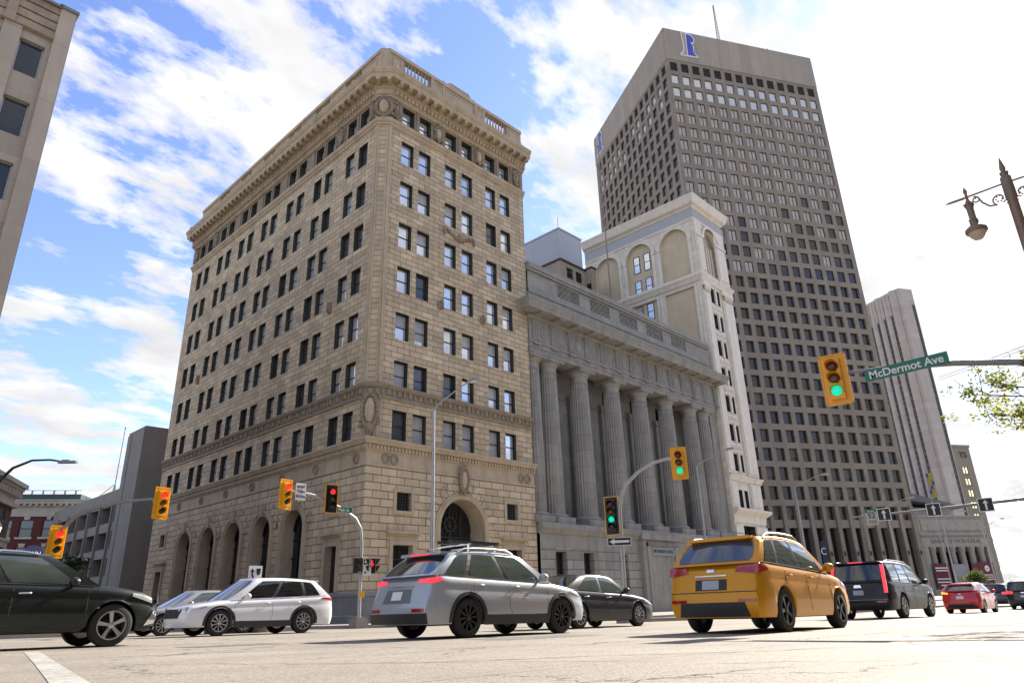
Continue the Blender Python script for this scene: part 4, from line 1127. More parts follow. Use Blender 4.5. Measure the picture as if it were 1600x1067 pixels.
for i in range(n):
    y = 2.0 + i * 3.0 + 1.95
    b.box(-.05, .005, y - .1, y + .95, -2, H2 - 8 - i * .1, 1); b.box(-.3, .005, y - .05, y + .9, H2 - 8, H2 - 1, 0)
b.box(4.3, 5.2, -.12, .01, -2, H2 - 5.5, 1)
b.build('ribbed_wall', [m_rib, m_rib_s], rb)

# low block with a flat overhanging roof beside the bank temple
lw = thing('low_block', 'low grey block with an overhanging sloped roof, between the dark tower and pale ribbed tower', 'building', (206, 54, 0), RZ)
b = MB(); b.box(0, 14, 0, 20, -2, 20.8); b.build('wall', m_conc_l, lw)
b = MB(); b.prism([(-3.0, 24.6), (16, 20.9), (16, 20.5), (-3, 22.5)], -2.5, 22, 'xz'); b.build('roof', mat('dark_grey_roof', (0.13, 0.13, 0.135), .7), lw)

# ------------------------------------------------------------ temple-fronted bank far up the street
tp = thing('temple_bank', 'distant grey stone bank with six columns, carved frieze and maroon banners in its portico', 'building', (193.8, 49.3, 0), RZ)
TWD = 20.7
b = MB()
b.box(0, TWD, .2, 24, 13.2, 17.2); b.box(-.3, TWD + .3, -.1, 24, 17.2, 17.6); b.box(.6, TWD - .6, .0, .2, 14.0, 16.6)
b.box(-.5, TWD + .5, -.5, 24, 12.8, 13.3); b.box(-.2, TWD + .2, -.2, 24, 12.4, 12.8)
b.box(0, TWD, 0, 24, 10.4, 12.4); b.box(-.1, TWD + .1, -.1, 24, 10.1, 10.4)
for k in range(34): b.box(.1 + k * .6, .4 + k * .6, -.4, -.19, 12.5, 12.78)
b.box(0, TWD, 3.2, 24, -2, 10.1); b.box(0, 1.3, 0, 3.2, -2, 10.1); b.box(TWD - 1.3, TWD, 0, 3.2, -2, 10.1)
b.box(-.5, TWD + .5, -1, 3.2, -2, .4)
b.build('wall', m_gran_s, tp)
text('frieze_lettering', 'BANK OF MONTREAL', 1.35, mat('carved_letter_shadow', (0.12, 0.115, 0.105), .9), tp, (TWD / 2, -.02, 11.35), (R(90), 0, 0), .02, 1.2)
b = MB(); b.lathe([(.95, .4), (.95, .8), (.82, .9), (.72, 8.9), (.8, 9.0), (1.0, 9.9), (1.05, 10.1)], (0, 0, 0), 14); c0 = b.build('column', m_gran_s, tp, smooth=40)
for i in range(6):
    c = c0 if i == 0 else copy_tree(c0, tp); c.location = (2.9 + i * 2.98, .7, 0)
b = MB()
for i in range(5): b.box(3.5 + i * 2.98, 5.2 + i * 2.98, 3.1, 3.19, 1, 9)
b.build('portico_windows', m_glass_dd, tp)
m_maroon = mat('banner_maroon', (0.13, 0.022, 0.035), .8, .15)
b = MB(); b.box(.9, 5.8, -.55, -.45, .3, 6.2); bn = b.build('banner', m_maroon, tp)
for z, w in ((5.2, 3.9), (4.6, 3.6), (2.7, 4.0), (2.0, 4.0), (1.3, 2.6)):
    bb = MB(); bb.box(3.3 - w / 2, 3.3 + w / 2, -.6, -.545, z - .13, z + .13); bb.build('white_line', m_signw, bn)
b = MB(); b.box(6.4, 10.8, -.55, -.45, .0, 6.0); bn = b.build('banner', mat('banner_grey', (0.30, 0.29, 0.32), .8, .15), tp)
bb = MB(); bb.box(7.6, 10.6, -.62, -.54, 2.9, 3.2)
for k in range(7): bb.box(7.7 + k * .43, 7.92 + k * .43, -.62, -.54, 1.0, 2.9)
bb.build('printed_columns', mat('banner_ochre', (0.35, 0.27, 0.13), .8), bn)
b = MB(); b.box(12.6, 14.5, -.55, -.45, .4, 6.0); b.build('banner', m_maroon, tp)
b = MB(); b.box(14.6, 19.3, -.6, -.5, 1.6, 6.4); bn = b.build('banner', m_maroon, tp)
bb = MB(); bb.ring((0, -.6, 0), (1, 0, 0), (0, -1, 0), 17, 4.9, .25, .7, .05, 0, 360, 12)
for z in (3.4, 2.9, 2.4): bb.box(15.6, 18.4, -.66, -.59, z - .08, z + .08)
bb.build('printed_emblem', m_signw, bn)

# ------------------------------------------------------------ tan hotel block beyond
ts = thing('hotel_block', 'distant tan block with lit windows and dark letters TS near its roof', 'building', (260.8, 46.9, 0), RZ)
b = MB(); hz = []
for k in range(11):
    hz.append((-4.6, -2.4, 36.6 - k * 3.62 - 2.2, 36.6 - k * 3.62)); hz.append((-9.5, -7.3, 36.6 - k * 3.62 - 2.2, 36.6 - k * 3.62))
b.wall(us=[-26, 0], zs=[-3, 43.3], holes=hz, depth=.4, **F1)
b.box(-26, 0, .6, 22, -3, 43.3); b.box(-26.2, .2, -.25, .02, 42.8, 43.6)
for h in hz: b.box(h[0] - .2, h[1] + .2, -.15, .01, h[2] - .35, h[2] - .1)
b.build('wall', mat('tan_stone', (0.26, 0.235, 0.18), .85, .1, .5, stain=.3), ts)
m_lit = mat('lit_window', (0.5, 0.5, 0.3), .4, emit=(0.95, 0.95, 0.62), estr=0.3)
for i, h in enumerate(hz):
    b = MB(); b.box(h[0] + .15, h[1] - .15, .3, .36, h[2] + .15, h[3] - .15, 1); mx = (h[0] + h[1]) / 2
    for q in ((h[0], h[0] + .15), (h[1] - .15, h[1]), (mx - .15, mx + .15)): b.box(q[0], q[1], .2, .32, h[2], h[3])
    b.build('window', [m_black, m_lit if (i % 2 == 0 and i < 14) else m_glass_d], ts)
text('roof_lettering', 'TS', 2.6, mat('letter_dark', (0.06, 0.055, 0.05), .6), ts, (-3.3, -.2, 40.3), (R(90), 0, 0), .08, 1.1)

# ------------------------------------------------------------ blocks behind the bank
pb = thing('rear_office_block', 'beige flat roofed block with small square windows showing above the colonnaded bank parapet', 'building', (64.2, 52, 0))
b = MB()
hw = [(1.25, 2.6, 41.0, 42.55), (3.2, 4.55, 41.0, 42.55), (1.25, 2.6, 37.3, 38.9), (3.2, 4.55, 37.3, 38.9)]
b.wall(us=[0, 5.4], zs=[-1.5, 43.2], holes=hw, depth=.3, **F1)
b.quad((0, 0, -1.5), (0, 9, -1.5), (0, 9, 43.2), (0, 0, 43.2)); b.box(5.4, 6.3, -1.1, 6, -1.5, 43.4); b.box(.4, 5.4, .5, 8.8, -1.5, 43.1)
b.build('wall', mat('beige_render', (0.36, 0.31, 0.235), .85, .08, .5, stain=.15), pb)
b = MB(); b.box(-.15, 5.4, -.15, 9.2, 43.2, 43.45); b.box(5.3, 6.4, -1.2, 6, 43.4, 43.65); b.build('roof_coping', mat('brown_coping', (0.06, 0.04, 0.03), .7), pb)
for h in hw:
    b = MB(); b.box(h[0], h[1], .2, .28, h[2], h[3], 1); mx = (h[0] + h[1]) / 2; b.box(mx - .05, mx + .05, .12, .22, h[2], h[3]); b.box(h[0], h[1], .12, .22, (h[2] + h[3]) / 2 - .05, (h[2] + h[3]) / 2 + .05)
    b.build('window', [m_black, m_glass_dd], pb)
b = MB(); b.box(5.36, 5.4, -.85, -.15, 39.0, 41.2); b.build('window', m_glass_dd, pb)
mc = thing('metal_clad_penthouse', 'plain pale grey metal clad block rising behind the colonnaded bank', 'building', (74.1, 60, 0))
m_clad = mat('grey_metal_cladding', (0.38, 0.40, 0.42), .5, .04, .3, brick=(1.2, 60, 0, .93), jointw=.012)
b = MB(); b.box(0, 5.6, 0, 20, -1.5, 55.2); b.box(-14, 0, 5, 20, -1.5, 50.0); b.build('wall', m_clad, mc)
b = MB(); b.box(-.1, 5.7, -.1, 20.1, 55.2, 55.45); b.tube([(.4, .4, 55.4), (.4, .4, 57.6)], .05, 5); b.build('roof_edge', m_galv, mc)

# ------------------------------------------------------------ left side: near beige block
lb = thing('corner_block', 'near beige stone block with a grooved top band, cut off by the left edge', 'building', (4.65, 37.3, 0))
m_lb = mat('beige_panel_stone', (0.44, 0.37, 0.285), .8, .1, .5, brick=(60, 1.22, 0, .75), stain=.25, jointw=.015)
m_lbs = mat('beige_pier_stone', (0.47, 0.395, 0.305), .8, .1, .6, brick=(1.7, 3.65, 0, .75), stain=.2, jointw=.02)
b = MB(); tt_ = [28.85 - 3.65 * k for k in range(8)]
hw = [(-2.05 - 1.95 * i, -.95 - 1.95 * i, t - 2.1, t) for i in range(7) for t in tt_]
b.wall(us=[-18, 0], zs=[-1.5, 29.4], holes=hw, depth=.35, O=(0, .0, 0), U=(1, 0, 0), Nn=(0, -1, 0))
b.quad((0, 0, -1.5), (0, 25, -1.5), (0, 25, 31.4), (0, 0, 31.4)); b.box(-18, -.01, .4, 25, 29.4, 31.0)
b.build('wall', m_lb, lb)
b = MB()
b.box(-.72, .02, -.3, .6, -1.5, 31.55)
for i in range(7): b.box(-2.95 - 1.95 * i + .06, -2.05 - 1.95 * i - .04, -.16, .01, -1.5, 29.4)
b.build('pier', m_lbs, lb)
b = MB()
for k, z in enumerate((29.4, 29.95, 30.5, 31.05)): b.box(-18, -.72, -.22, .3, z + .06, z + .5)
b.box(-18, -.72, -.12, .3, 29.4, 31.5)
for i in range(5): b.box(-2.95 - 3.9 * i, -2.5 - 3.9 * i, -.3, .0, 29.4, 31.5)
b.build('grooved_band', mat('orange_stained_stone', (0.42, 0.33, 0.235), .85, .22, 1.5, stain=.45), lb)
b = MB(); b.box(-18, -.70, -.4, .6, 31.5, 31.65); b.box(-.82, .1, -.4, .6, 31.55, 31.75); b.build('coping', m_galvd, lb)
for i in range(7):
    for t in tt_[:5]:
        x0, x1 = -2.05 - 1.95 * i, -.95 - 1.95 * i
        if i > 1: continue
        b = MB()
        for q in ((x0, x0 + .06, t - 2.1, t), (x1 - .06, x1, t - 2.1, t), (x0, x1, t - 2.1, t - 2.03), (x0, x1, t - .07, t)): b.box(q[0], q[1], .18, .28, q[2], q[3])
        fr = b.build('window', m_galv, lb); g = MB(); g.box(x0, x1, .26, .32, t - 2.1, t); g.build('pane', mat('dark_blue_glass', (0.05, 0.058, 0.065), .08, .1, .5, metal=.3), fr)
b = MB()
for i in range(2, 7):
    for t in tt_: b.box(-2.05 - 1.95 * i, -.95 - 1.95 * i, .26, .32, t - 2.1, t)
for i in range(2):
    for t in tt_[5:]: b.box(-2.05 - 1.95 * i, -.95 - 1.95 * i, .26, .32, t - 2.1, t)
b.build('window', MATS['dark_blue_glass'], lb)

# ------------------------------------------------------------ parkade
pk = thing('parkade', 'grey concrete parking garage with open decks and blank stair tower, behind the tan block', 'parking garage', (25.15, 80, 0))
b = MB()
b.box(0, 14, 0, 5.2, -1.5, 19.75); b.box(-.1, 0, 0.05, 3.6, -1.5, 19.6)
b.box(-.08, .0, 4.1, 5.2, -1.5, 19.4)
b.build('stair_tower', m_conc_p, pk)
b = MB(); b.box(-.06, .03, 3.62, 4.08, -1.5, 19.7)
for z in (16.2, 13.2, 10.0, 6.6, 3.0): b.box(-.08, -.05, 3.66, 4.04, z, z + 1.0)
b.build('stair_window_slot', mat('slot_dark', (0.10, 0.10, 0.10), .7), pk)
b = MB(); dk = [(10.1, 11.95), (7.25, 9.1), (4.4, 6.25), (1.5, 3.4)]
fins = [7.1 + 4.25 * i for i in range(6)]
hz = [(f + .18, f + 4.25 - .18, z0, z1) for f in [5.25 - 2.6] + fins for z0, z1 in dk]
hz = [(max(h[0], 5.7), min(h[1], 31.5), h[2], h[3]) for h in hz]
b.wall(us=[5.2, 32], zs=[-1.5, 13.7], holes=hz, depth=3.0, O=(.25, 0, 0), U=(0, 1, 0), Nn=(-1, 0, 0))
b.quad((3.2, 5.2, -1.5), (3.2, 32, -1.5), (3.2, 32, 12), (3.2, 5.2, 12)); b.quad((.25, 5.2, 13.7), (14, 5.2, 13.7), (14, 32, 13.7), (.25, 32, 13.7)); b.quad((.25, 32, -1.5), (14, 32, -1.5), (14, 32, 13.7), (.25, 32, 13.7))
for f in fins: b.box(.0, .4, f - .13, f + .13, -1.5, 12.3)
b.build('deck_wall', m_conc_p, pk)
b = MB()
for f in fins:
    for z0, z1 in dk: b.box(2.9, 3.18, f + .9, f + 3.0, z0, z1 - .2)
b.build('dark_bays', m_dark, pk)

# ------------------------------------------------------------ red brick block and white-trimmed corner block
rd = thing('red_brick_block', 'dark red brick block with a cream bracketed cornice and a green roof house', 'building', (28.5, 110.4, 0), R(-35))
m_brick = mat('red_brick', (0.115, 0.024, 0.018), .85, .12, .8, brick=(.5, .18, .5, .8), stain=.2, jointw=.012)
m_cream = mat('cream_trim', (0.50, 0.46, 0.38), .7, .1, 1.0, stain=.2)
b = MB(); wx = [(-2.6, -1.1), (-4.9, -3.4), (-7.7, -6.0), (-10.3, -8.6), (-13.4, -11.7), (-16, -14.3), (-19, -17.4)]
hz = [(a, c, z, z + 2.2) for a, c in wx for z in (10.5, 6.9, 3.3)]
b.wall(us=[-24, 2], zs=[-1.5, 13.2], holes=hz, depth=.3, **F1)
b.box(-24, 2, .5, 14, -1.5, 13.2); b.build('wall', m_brick, rd)
b = MB(); b.box(-24.1, 2.1, -.12, 14, 13.2, 13.6); b.box(-24, 2, -.05, 14, 13.6, 14.5); b.box(-24.6, 2.6, -.7, 14, 14.85, 15.25); b.box(-24.3, 2.3, -.3, 14, 14.5, 14.85); b.box(-24.7, 2.7, -.85, 14, 15.25, 15.4)
x = -24
while x < 2: b.box(x, x + .35, -.66, -.28, 14.6, 14.84); x += .75
for a, c in wx:
    for z in (10.5, 6.9, 3.3):
        b.box(a - .2, c + .2, -.15, .02, z - .28, z - .02); b.prism([(a + .55, z + 2.25), (c - .55, z + 2.25), (c - .4, z + 2.75), (a + .4, z + 2.75)], -.12, .02, 'xz')
b.build('cornice', m_cream, rd)
for a, c in wx:
    for z in (10.5, 6.9, 3.3):
        b = MB(); b.box(a, c, .2, .28, z, z + 2.2, 1)
        for q in ((a, a + .1, z, z + 2.2), (c - .1, c, z, z + 2.2), (a, c, z + 1.05, z + 1.15)): b.box(q[0], q[1], .1, .22, q[2], q[3])
        b.build('window', [m_black, m_glass_d], rd)
b = MB(); b.box(-14, -1.5, 2, 8, 15.4, 16.5); b.build('roof_house', mat('green_metal', (0.018, 0.06, 0.052), .6), rd)
b = MB()
for i in range(9): b.box(-13.6 + i * 1.4, -13.4 + i * 1.4, 2.1, 2.3, 16.5, 17.0)
b.tube([(-14, 2.2, 17.05), (-1.6, 2.2, 17.05)], .04, 4); b.build('roof_railing', m_galvd, rd)
b = MB()
b.tube([(1.3, 6, 14), (1.4, 6, 27.0)], [.09, .05], 6); blob(b, (1.4, 6, 27.1), .14, .14, .14)
for q in ((-1.6, 5), (2.6, 4), (0, 8)): b.tube([(q[0], q[1], 15.3), (1.35, 6, 18.6)], .05, 5)
b.build('roof_mast', m_galvd, rd)
ct = thing('white_trimmed_block', 'small brick block with heavy white cornice at the left edge, before the red block', 'building', (13.4, 73.2, 0), R(-25.7))
b = MB(); b.box(-20, -.02, -22, 0, -1.5, 10.2); b.build('wall', mat('orange_brick', (0.22, 0.11, 0.075), .85, .15, .8, brick=(.5, .18, .5, .7), jointw=.012), ct)
b = MB(); b.box(-20, .7, -22, .7, 11.0, 11.35); b.box(-20, .5, -22, .5, 10.75, 11.0); b.box(-20, .05, -22, .05, 9.7, 10.75); b.box(-20, .3, -22, .3, 9.3, 9.7)
y = -21.5
while y < .4: b.box(.05, .45, y, y + .22, 10.2, 10.74); y += .6
b.box(-20, .15, -22, .15, 6.0, 6.5); b.box(-20, .25, -22, .25, 6.5, 6.7)
b.build('cornice', m_terra_s, ct)
for k in range(5):
    b = MB(); b.box(-.02, .04, -3.2 - k * 3.6, -1.6 - k * 3.6, 7.0, 9.0); b.build('window', m_glass_d, ct)

# ------------------------------------------------------------ unseen near side blocks, added for cars and glass to reflect
for nm, lb_, x0, x1, y0, hgt, cm, br in (('added_brick_block', 'added dark brick block, unseen behind the viewpoint, for cars and glass to reflect', -45, 6, -13, 20, (0.16, 0.09, 0.065), True),
        ('added_stone_block', 'added brown stone block, unseen right of the brick block, for cars to reflect', 8, 40, -12, 24, (0.26, 0.22, 0.17), False),
        ('added_office_block', 'added grey office block, unseen and farthest along, for cars and glass to reflect', 42, 90, -14, 34, (0.2, 0.2, 0.2), False)):
    t = thing(nm, lb_, 'building', (x0, y0, 0)); b = MB(); w = x1 - x0
    hz = [(u, u + 1.5, z, z + 2.0) for u in lines(1.5, w - 3, 3.4) for z in lines(4.8, hgt - 3.2, 3.7)] + [(u, u + 3.6, -.6, 2.9) for u in lines(1.2, w - 5, 5.4)]
    b.wall(us=[0, w], zs=[-1.5, hgt], holes=hz, depth=.35, O=(0, 0, 0), U=(1, 0, 0), Nn=(0, 1, 0)); b.box(0, w, -12, -.4, -1.5, hgt - .5); b.box(-.2, w + .2, -.6, .35, hgt, hgt + .5)
    b.build('wall', mat(nm + '_wall', cm, .85, .12, .6, stain=.3), t)
    b = MB()
    for h in hz: b.box(h[0], h[1], -.36, -.3, h[2], h[3])
    struct(b.build('window', m_glass_dd, t), 'stuff')
# ------------------------------------------------------------ traffic signals
def signal(label, loc, rz, lit, style='yellow', n=3, group='traffic signals at the crossing'):
    t = thing('traffic_signal', label, 'traffic light', loc, rz, group)
    h = .30 * n + .1; W = .34; BW, BH = .62, .30 * n + .36
    fm = m_sigy if style == 'yellow' else m_signblk
    b = MB(); b.box(-BW / 2, BW / 2, .0, .02, -BH / 2, BH / 2, 1 if style != 'yellow' else 0)
    e = .035
    for q in ((-BW / 2, -BW / 2 + e, -BH / 2, BH / 2), (BW / 2 - e, BW / 2, -BH / 2, BH / 2), (-BW / 2, BW / 2, -BH / 2, -BH / 2 + e), (-BW / 2, BW / 2, BH / 2 - e, BH / 2)): b.box(q[0], q[1], -.015, .035, q[2], q[3], 0)
    b.build('backboard', [m_sigy, m_signblk], t)
    b = MB(); b.box(-W / 2, W / 2, -.1, .18, -h / 2, h / 2); b.box(-W / 2 + .02, W / 2 - .02, .02, .22, -h / 2 + .02, h / 2 - .02)
    b.build('housing', fm, t)
    for k in range(n):
        z = h / 2 - .05 - .15 - .30 * k
        mm = [m_red_off, m_amb_off, m_grn_off, m_grn_off][k]
        if lit == k: mm = m_red_on if k == 0 else m_green_on
        b = MB(); b.lathe([(.125, 0.0), (.12, -.03), (.08, -.055), (.02, -.06)], (0, -.1, z), 20, axis='y'); b.build('lens', mm, t, smooth=60)
        b = MB(); rows_ = []
        for d in (0, .1, .2):
            rows_.append([(.145 * math.cos(R(a)), -.1 - d * (1 if 20 < a < 160 else max(0.15, 1 - abs((a if a < 180 else a - 360) - 90 - 0) / 160.0)), z + .145 * math.sin(R(a))) for a in range(-30, 211, 20)])
        b.grid(rows_); b.build('visor', fm if style == 'yellow' else m_signblk, t, smooth=60)
    return t
def plate(name, label, cat, loc, rz, w, h, m, group=None, border=None, th=.012):
    t = thing(name, label, cat, loc, rz, group)
    b = MB(); b.box(-w / 2, w / 2, 0, th, -h / 2, h / 2); b.build('panel', m, t)
    if border:
        b = MB(); e = border[1]
        for q in ((-w / 2, -w / 2 + e, -h / 2, h / 2), (w / 2 - e, w / 2, -h / 2, h / 2), (-w / 2 + e, w / 2 - e, -h / 2, -h / 2 + e), (-w / 2 + e, w / 2 - e, h / 2 - e, h / 2)): b.box(q[0], q[1], -.006, .002, q[2], q[3])
        b.build('border', border[0], t)
    return t
def arrow(parent, m, pts, y=-.007):
    b = MB(); b.prism(pts, y, y + .006, 'xz'); return b.build('arrow', m, parent)
def pole(name, label, path, rad, m, base=None, cat='pole', group=None):
    p0 = path[0]; t = thing(name, label, cat, p0, 0, group)
    b = MB(); b.tube([tuple(a - c for a, c in zip(p, p0)) for p in path], rad, 10)
    b.build('mast', m, t, smooth=50)
    if base:
        b = MB(); b.box(-base, base, -base, base, -.1, .22); b.box(-base * .75, base * .75, -base * .75, base * .75, .22, .3); b.build('foot', m_kerb, t)
    return t
# left pole with two red signals
gz = G(7.6, 32.9) + .1
pole('signal_pole', 'grey curved signal pole at the left corner holding two red signals', [(7.66, 32.95, gz), (7.66, 32.95, 3.0), (7.72, 32.75, 3.7), (8.05, 32.1, 4.3), (8.6, 31.4, 4.62), (9.3, 30.6, 4.8), (9.9, 29.9, 4.84), (10.15, 29.6, 4.86)], [.09, .085, .08, .075, .07, .06, .055, .05], m_galvd, .25)
signal('red yellow backed signal low on the curved pole behind the dark SUV roof', (7.68, 32.7, 3.33), R(8), 0)
signal('red yellow backed signal at the tip of the left curved arm, before the tan block', (10.3, 29.5, 4.68), R(8), 0)
# centre corner pole
gz = G(18.5, 27.8) + .14
pole('signal_pole', 'slim curved signal pole on the pavement at the corner of the tan office block', [(18.6, 27.6, gz), (18.52, 27.55, 3.3), (18.4, 27.5, 3.9), (18.1, 27.5, 4.35), (17.4, 27.5, 4.72), (16.6, 27.5, 5.0), (15.9, 27.5, 5.22), (15.2, 27.5, 5.3), (14.6, 27.5, 5.3)], [.085, .08, .075, .07, .065, .06, .055, .05, .045], m_galv, .3)
signal('red yellow backed signal at the corner arm tip, left of the white text plate', (14.48, 27.35, 5.12), R(10), 0)
signal('red signal with a black face and thin yellow rim, above the green street name plate', (16.66, 27.3, 5.1), R(-4), 0, 'black')
t = plate('turn_signal_sign', 'white RIGHT TURN SIGNAL plate hanging on the corner signal arm', 'sign', (15.15, 27.3, 5.28), R(4), .5, .72, m_signw)
for i, s in enumerate(('RIGHT', 'TURN', 'SIGNAL')): text('lettering', s, .155, m_signblk, t, (0, -.006, .2 - .2 * i), (R(90), 0, 0), .003, .9, bold=.004)
t = plate('street_name_sign', 'small green Main St plate on the corner signal arm', 'sign', (17.35, 27.38, 4.68), R(0), .95, .25, m_signg, border=(m_signw, .01))
text('lettering', 'Main St', .2, m_signw, t, (.02, -.008, -.01), (R(90), 0, 0), .003, .95, bold=.004)
def pedhead(label, loc, rz, lit):
    t = thing('pedestrian_signal', label, 'pedestrian signal', loc, rz, 'pedestrian signals on the corner pole')
    b = MB(); b.box(-.16, .16, 0, .2, -.32, .32); b.build('housing', m_signblk, t)
    b = MB()
    for z in (.28, -.02):
        b.prism([(-.34, z + .02), (.34, z + .02), (.2, z - .22), (.17, z - .22), (.17, z), (-.17, z), (-.17, z - .22), (-.2, z - .22)], -.2, 0, 'xz')
    b.build('visor', m_signblk, t)
    if lit:
        b = MB(); blob(b, (0, -.02, .2), .04, .02, .045)
        b.prism([(-.05, .15), (.05, .15), (.09, .02), (.04, .02), (.03, .0), (.05, -.06), (.0, -.02), (-.05, -.06), (-.03, .02)], -.03, -.01, 'xz'); b.build('lit_figure', m_red_on, t)
    return t
pedhead('dark pedestrian head left of the corner pole', (18.25, 27.35, 2.3), R(60), False)
pedhead('pedestrian head right of the corner pole showing a red hand', (19.0, 27.35, 2.3), R(-25), True)
t = plate('transit_lane_sign', 'white plate with a black diamond panel on the corner pole between the pedestrian heads', 'sign', (18.72, 27.3, 2.25), 0, .42, .72, m_signw)
b = MB(); b.box(-.19, -.02, -.006, 0, .1, .33); b.build('panel', m_signblk, t)
b = MB(); b.prism([(-.105, .3), (-.05, .215), (-.105, .13), (-.16, .215)], -.012, -.006, 'xz'); b.build('diamond', m_signw, t)
b = MB(); b.ring((0, 0, 0), (1, 0, 0), (0, -1, 0), -.1, -.24, .0, .05, .006, 0, 360, 10); b.build('dot', m_signblk, t)
for z in (.26, .2): 
    b = MB(); b.box(.03, .17, -.006, 0, z - .015, z + .015); b.build('text_line', m_signblk, t)
b = MB(); b.box(-.09, .09, -.06, .08, -.13, .13); b.lathe([(.04, 0), (.04, -.03)], (0, -.06, 0), 10, axis='y')
tag(b.build('push_button', m_sigy, None, (0, 0, 0)), 'yellow pedestrian push button box on the corner pole', 'push button').location = (18.58, 27.42, 1.1)
# pole in front of the colonnade
gz = G(22.6, 16.2) + .0
gz = G(24.0, 17.9)
PX, PY = 24.0, 18.0
k = 1.12
pole('signal_pole', 'curved signal pole in front of the colonnaded bank holding green signals', [(24.05, 17.2, gz), (23.9, 17.0, 3.9), (23.9, 16.9, 4.5), (23.9, 16.6, 5.0), (23.9, 15.9, 5.45), (23.9, 15.2, 5.7), (23.9, 14.5, 5.76), (23.9, 14.2, 5.7)], [.095, .09, .085, .08, .07, .065, .06, .055], m_galv, .28)
signal('green four lamp signal with black face and yellow rim, before the grey columns', (23.75, 17.28, 3.82), R(-72), 2, 'black', 4)
signal('green yellow backed signal at the tip of the curved arm before the grey columns', (23.85, 13.95, 5.5), R(-62), 2)
t = plate('one_way_sign', 'black one way plate with a white arrow on the pole before the grey columns', 'sign', (23.8, 17.05, 2.78), R(-52), .95, .32, m_signblk, border=(m_signw, .02))
arrow(t, m_signw, [(-.4, 0), (-.2, .12), (-.2, .05), (.4, .05), (.4, -.05), (-.2, -.05), (-.2, -.12)])
# near right arm
pole('signal_pole', 'near curved mast arm reaching in from the right, holding the McDermot Ave plate', [(16.93, -1.4, G(16.9, -1.4)), (16.93, -1.35, 3.0), (16.93, -.9, 3.9), (16.93, .0, 4.42), (16.93, 1.74, 4.95), (16.93, 2.9, 5.22), (16.93, 4.04, 5.4), (16.93, 4.7, 5.5), (16.93, 5.1, 5.54)], [.12, .11, .1, .09, .075, .065, .055, .045, .04], m_galvd, .3)
signal('large green yellow backed signal left of the McDermot Ave plate', (16.85, 5.36, 5.42), R(-84), 2)
t = plate('street_name_sign', 'long green McDermot Ave plate on the near right signal arm', 'sign', (16.84, 3.83, 5.34), R(-90), 1.74, .27, m_signg, border=(m_signg, .01))
t.rotation_euler = (0, R(-1.2), R(-90))
text('lettering', 'McDermot Ave', .25, m_signw, t, (0, -.01, -.005), (R(90), 0, 0), .003, .98, bold=.005)
# distant lane-sign arm
pole('sign_gantry', 'distant long straight arm carrying a route plate and three arrow plates over the street', [(58.17, 18.9, G(58, 19)), (58.17, 18.75, 6.05), ], [.16, .13], m_galvd, .35, 'sign gantry')
g = [o for o in COL.objects if o.name.startswith('sign_gantry')][0]
b = MB(); b.tube([(0, .5, 6.0 - g.location.z), (0, -5, 6.05 - g.location.z), (0, -11.0, 6.15 - g.location.z), (0, -17, 6.3 - g.location.z)], [.06, .09, .12, .15], 8)
b.tube([(0, -17, -g.location.z + G(58, 2)), (0, -17, 6.4 - g.location.z)], .2, 8); b.build('arm', m_galvd, g, smooth=50)
for yy, lb_ in ((16.95, 'black plate with a white up arrow, touching the route 52 plate'), (13.56, 'black plate with a white up arrow on the middle of the distant arm'), (10.3, 'black plate with a white up arrow farthest right on the distant arm')):
    t = plate('lane_arrow_sign', lb_, 'sign', (58.0, yy, 6.0), R(-82), .92, .92, m_signblk, 'lane arrow plates on the distant arm', border=(m_signw, .05))
    arrow(t, m_signw, [(0, .34), (.17, .1), (.06, .1), (.06, -.34), (-.06, -.34), (-.06, .1), (-.17, .1)])
t = plate('route_sign', 'white route 52 plate with a green header at the left of the distant arm', 'sign', (58.0, 17.85, 5.85), R(-82), .82, 1.1, mat('aged_white', (0.5, 0.47, 0.43), .5))
b = MB(); b.box(-.41, .41, -.008, 0, .38, .62); gp = b.build('header', m_signg, t)
text('lettering', 'Route', .19, m_signw, t, (0, -.012, .49), (R(90), 0, 0), .003)
text('lettering', '52', .52, m_signblk, t, (0, -.008, .12), (R(90), 0, 0), .003, 1.0, bold=.01)
for z in (-.25, -.38): 
    b = MB(); b.box(-.3, .3, -.006, 0, z - .035, z + .035); b.build('text_line', mat('faded_print', (0.22, 0.16, 0.15), .6), t)
# keep-side sign on the island, and the small boxes beside it
gz = G(13.2, 26.2) + .1
t = thing('keep_left_sign', 'small white plate with a black curved arrow on a post, above the white SUV roof', 'sign', (13.05, 26.5, gz), R(4))
b = MB(); b.tube([(0, 0.02, -.1), (0, .02, 2.2 - gz)], .03, 8); b.build('post', m_galvd, t)
b = MB(); b.box(-.28, .28, -.02, -.005, 1.58 - gz, 2.18 - gz); b.build('panel', m_signw, t)
z0 = 1.58 - gz
b = MB(); b.prism([(-.13, z0 + .5), (-.22, z0 + .38), (-.16, z0 + .38), (-.16, z0 + .25), (-.05, z0 + .05), (.02, z0 + .05), (-.1, z0 + .28), (-.1, z0 + .38), (-.04, z0 + .38)], -.03, -.02, 'xz')
b.prism([(.03, z0 + .5), (.22, z0 + .5), (.2, z0 + .32), (.12, z0 + .24), (.05, z0 + .32)], -.03, -.02, 'xz'); b.build('arrow', m_signblk, t)
for i in range(3):
    x = 12.3 + i * .75; b = MB(); b.prism([(-.3, 0), (.3, 0), (.2, .26), (-.2, .26)], -.2, .2, 'xz')
    tag(b.build('kerb_block', m_conc_l if i != 1 else m_conc_p, None), ['pale concrete kerb block at the left of the island row', 'darker concrete kerb block in the middle of the island row', 'pale concrete kerb block at the right of the island row'][i], 'kerb block', 'kerb blocks on the island').location = (x, 25.9, G(x, 25.9))
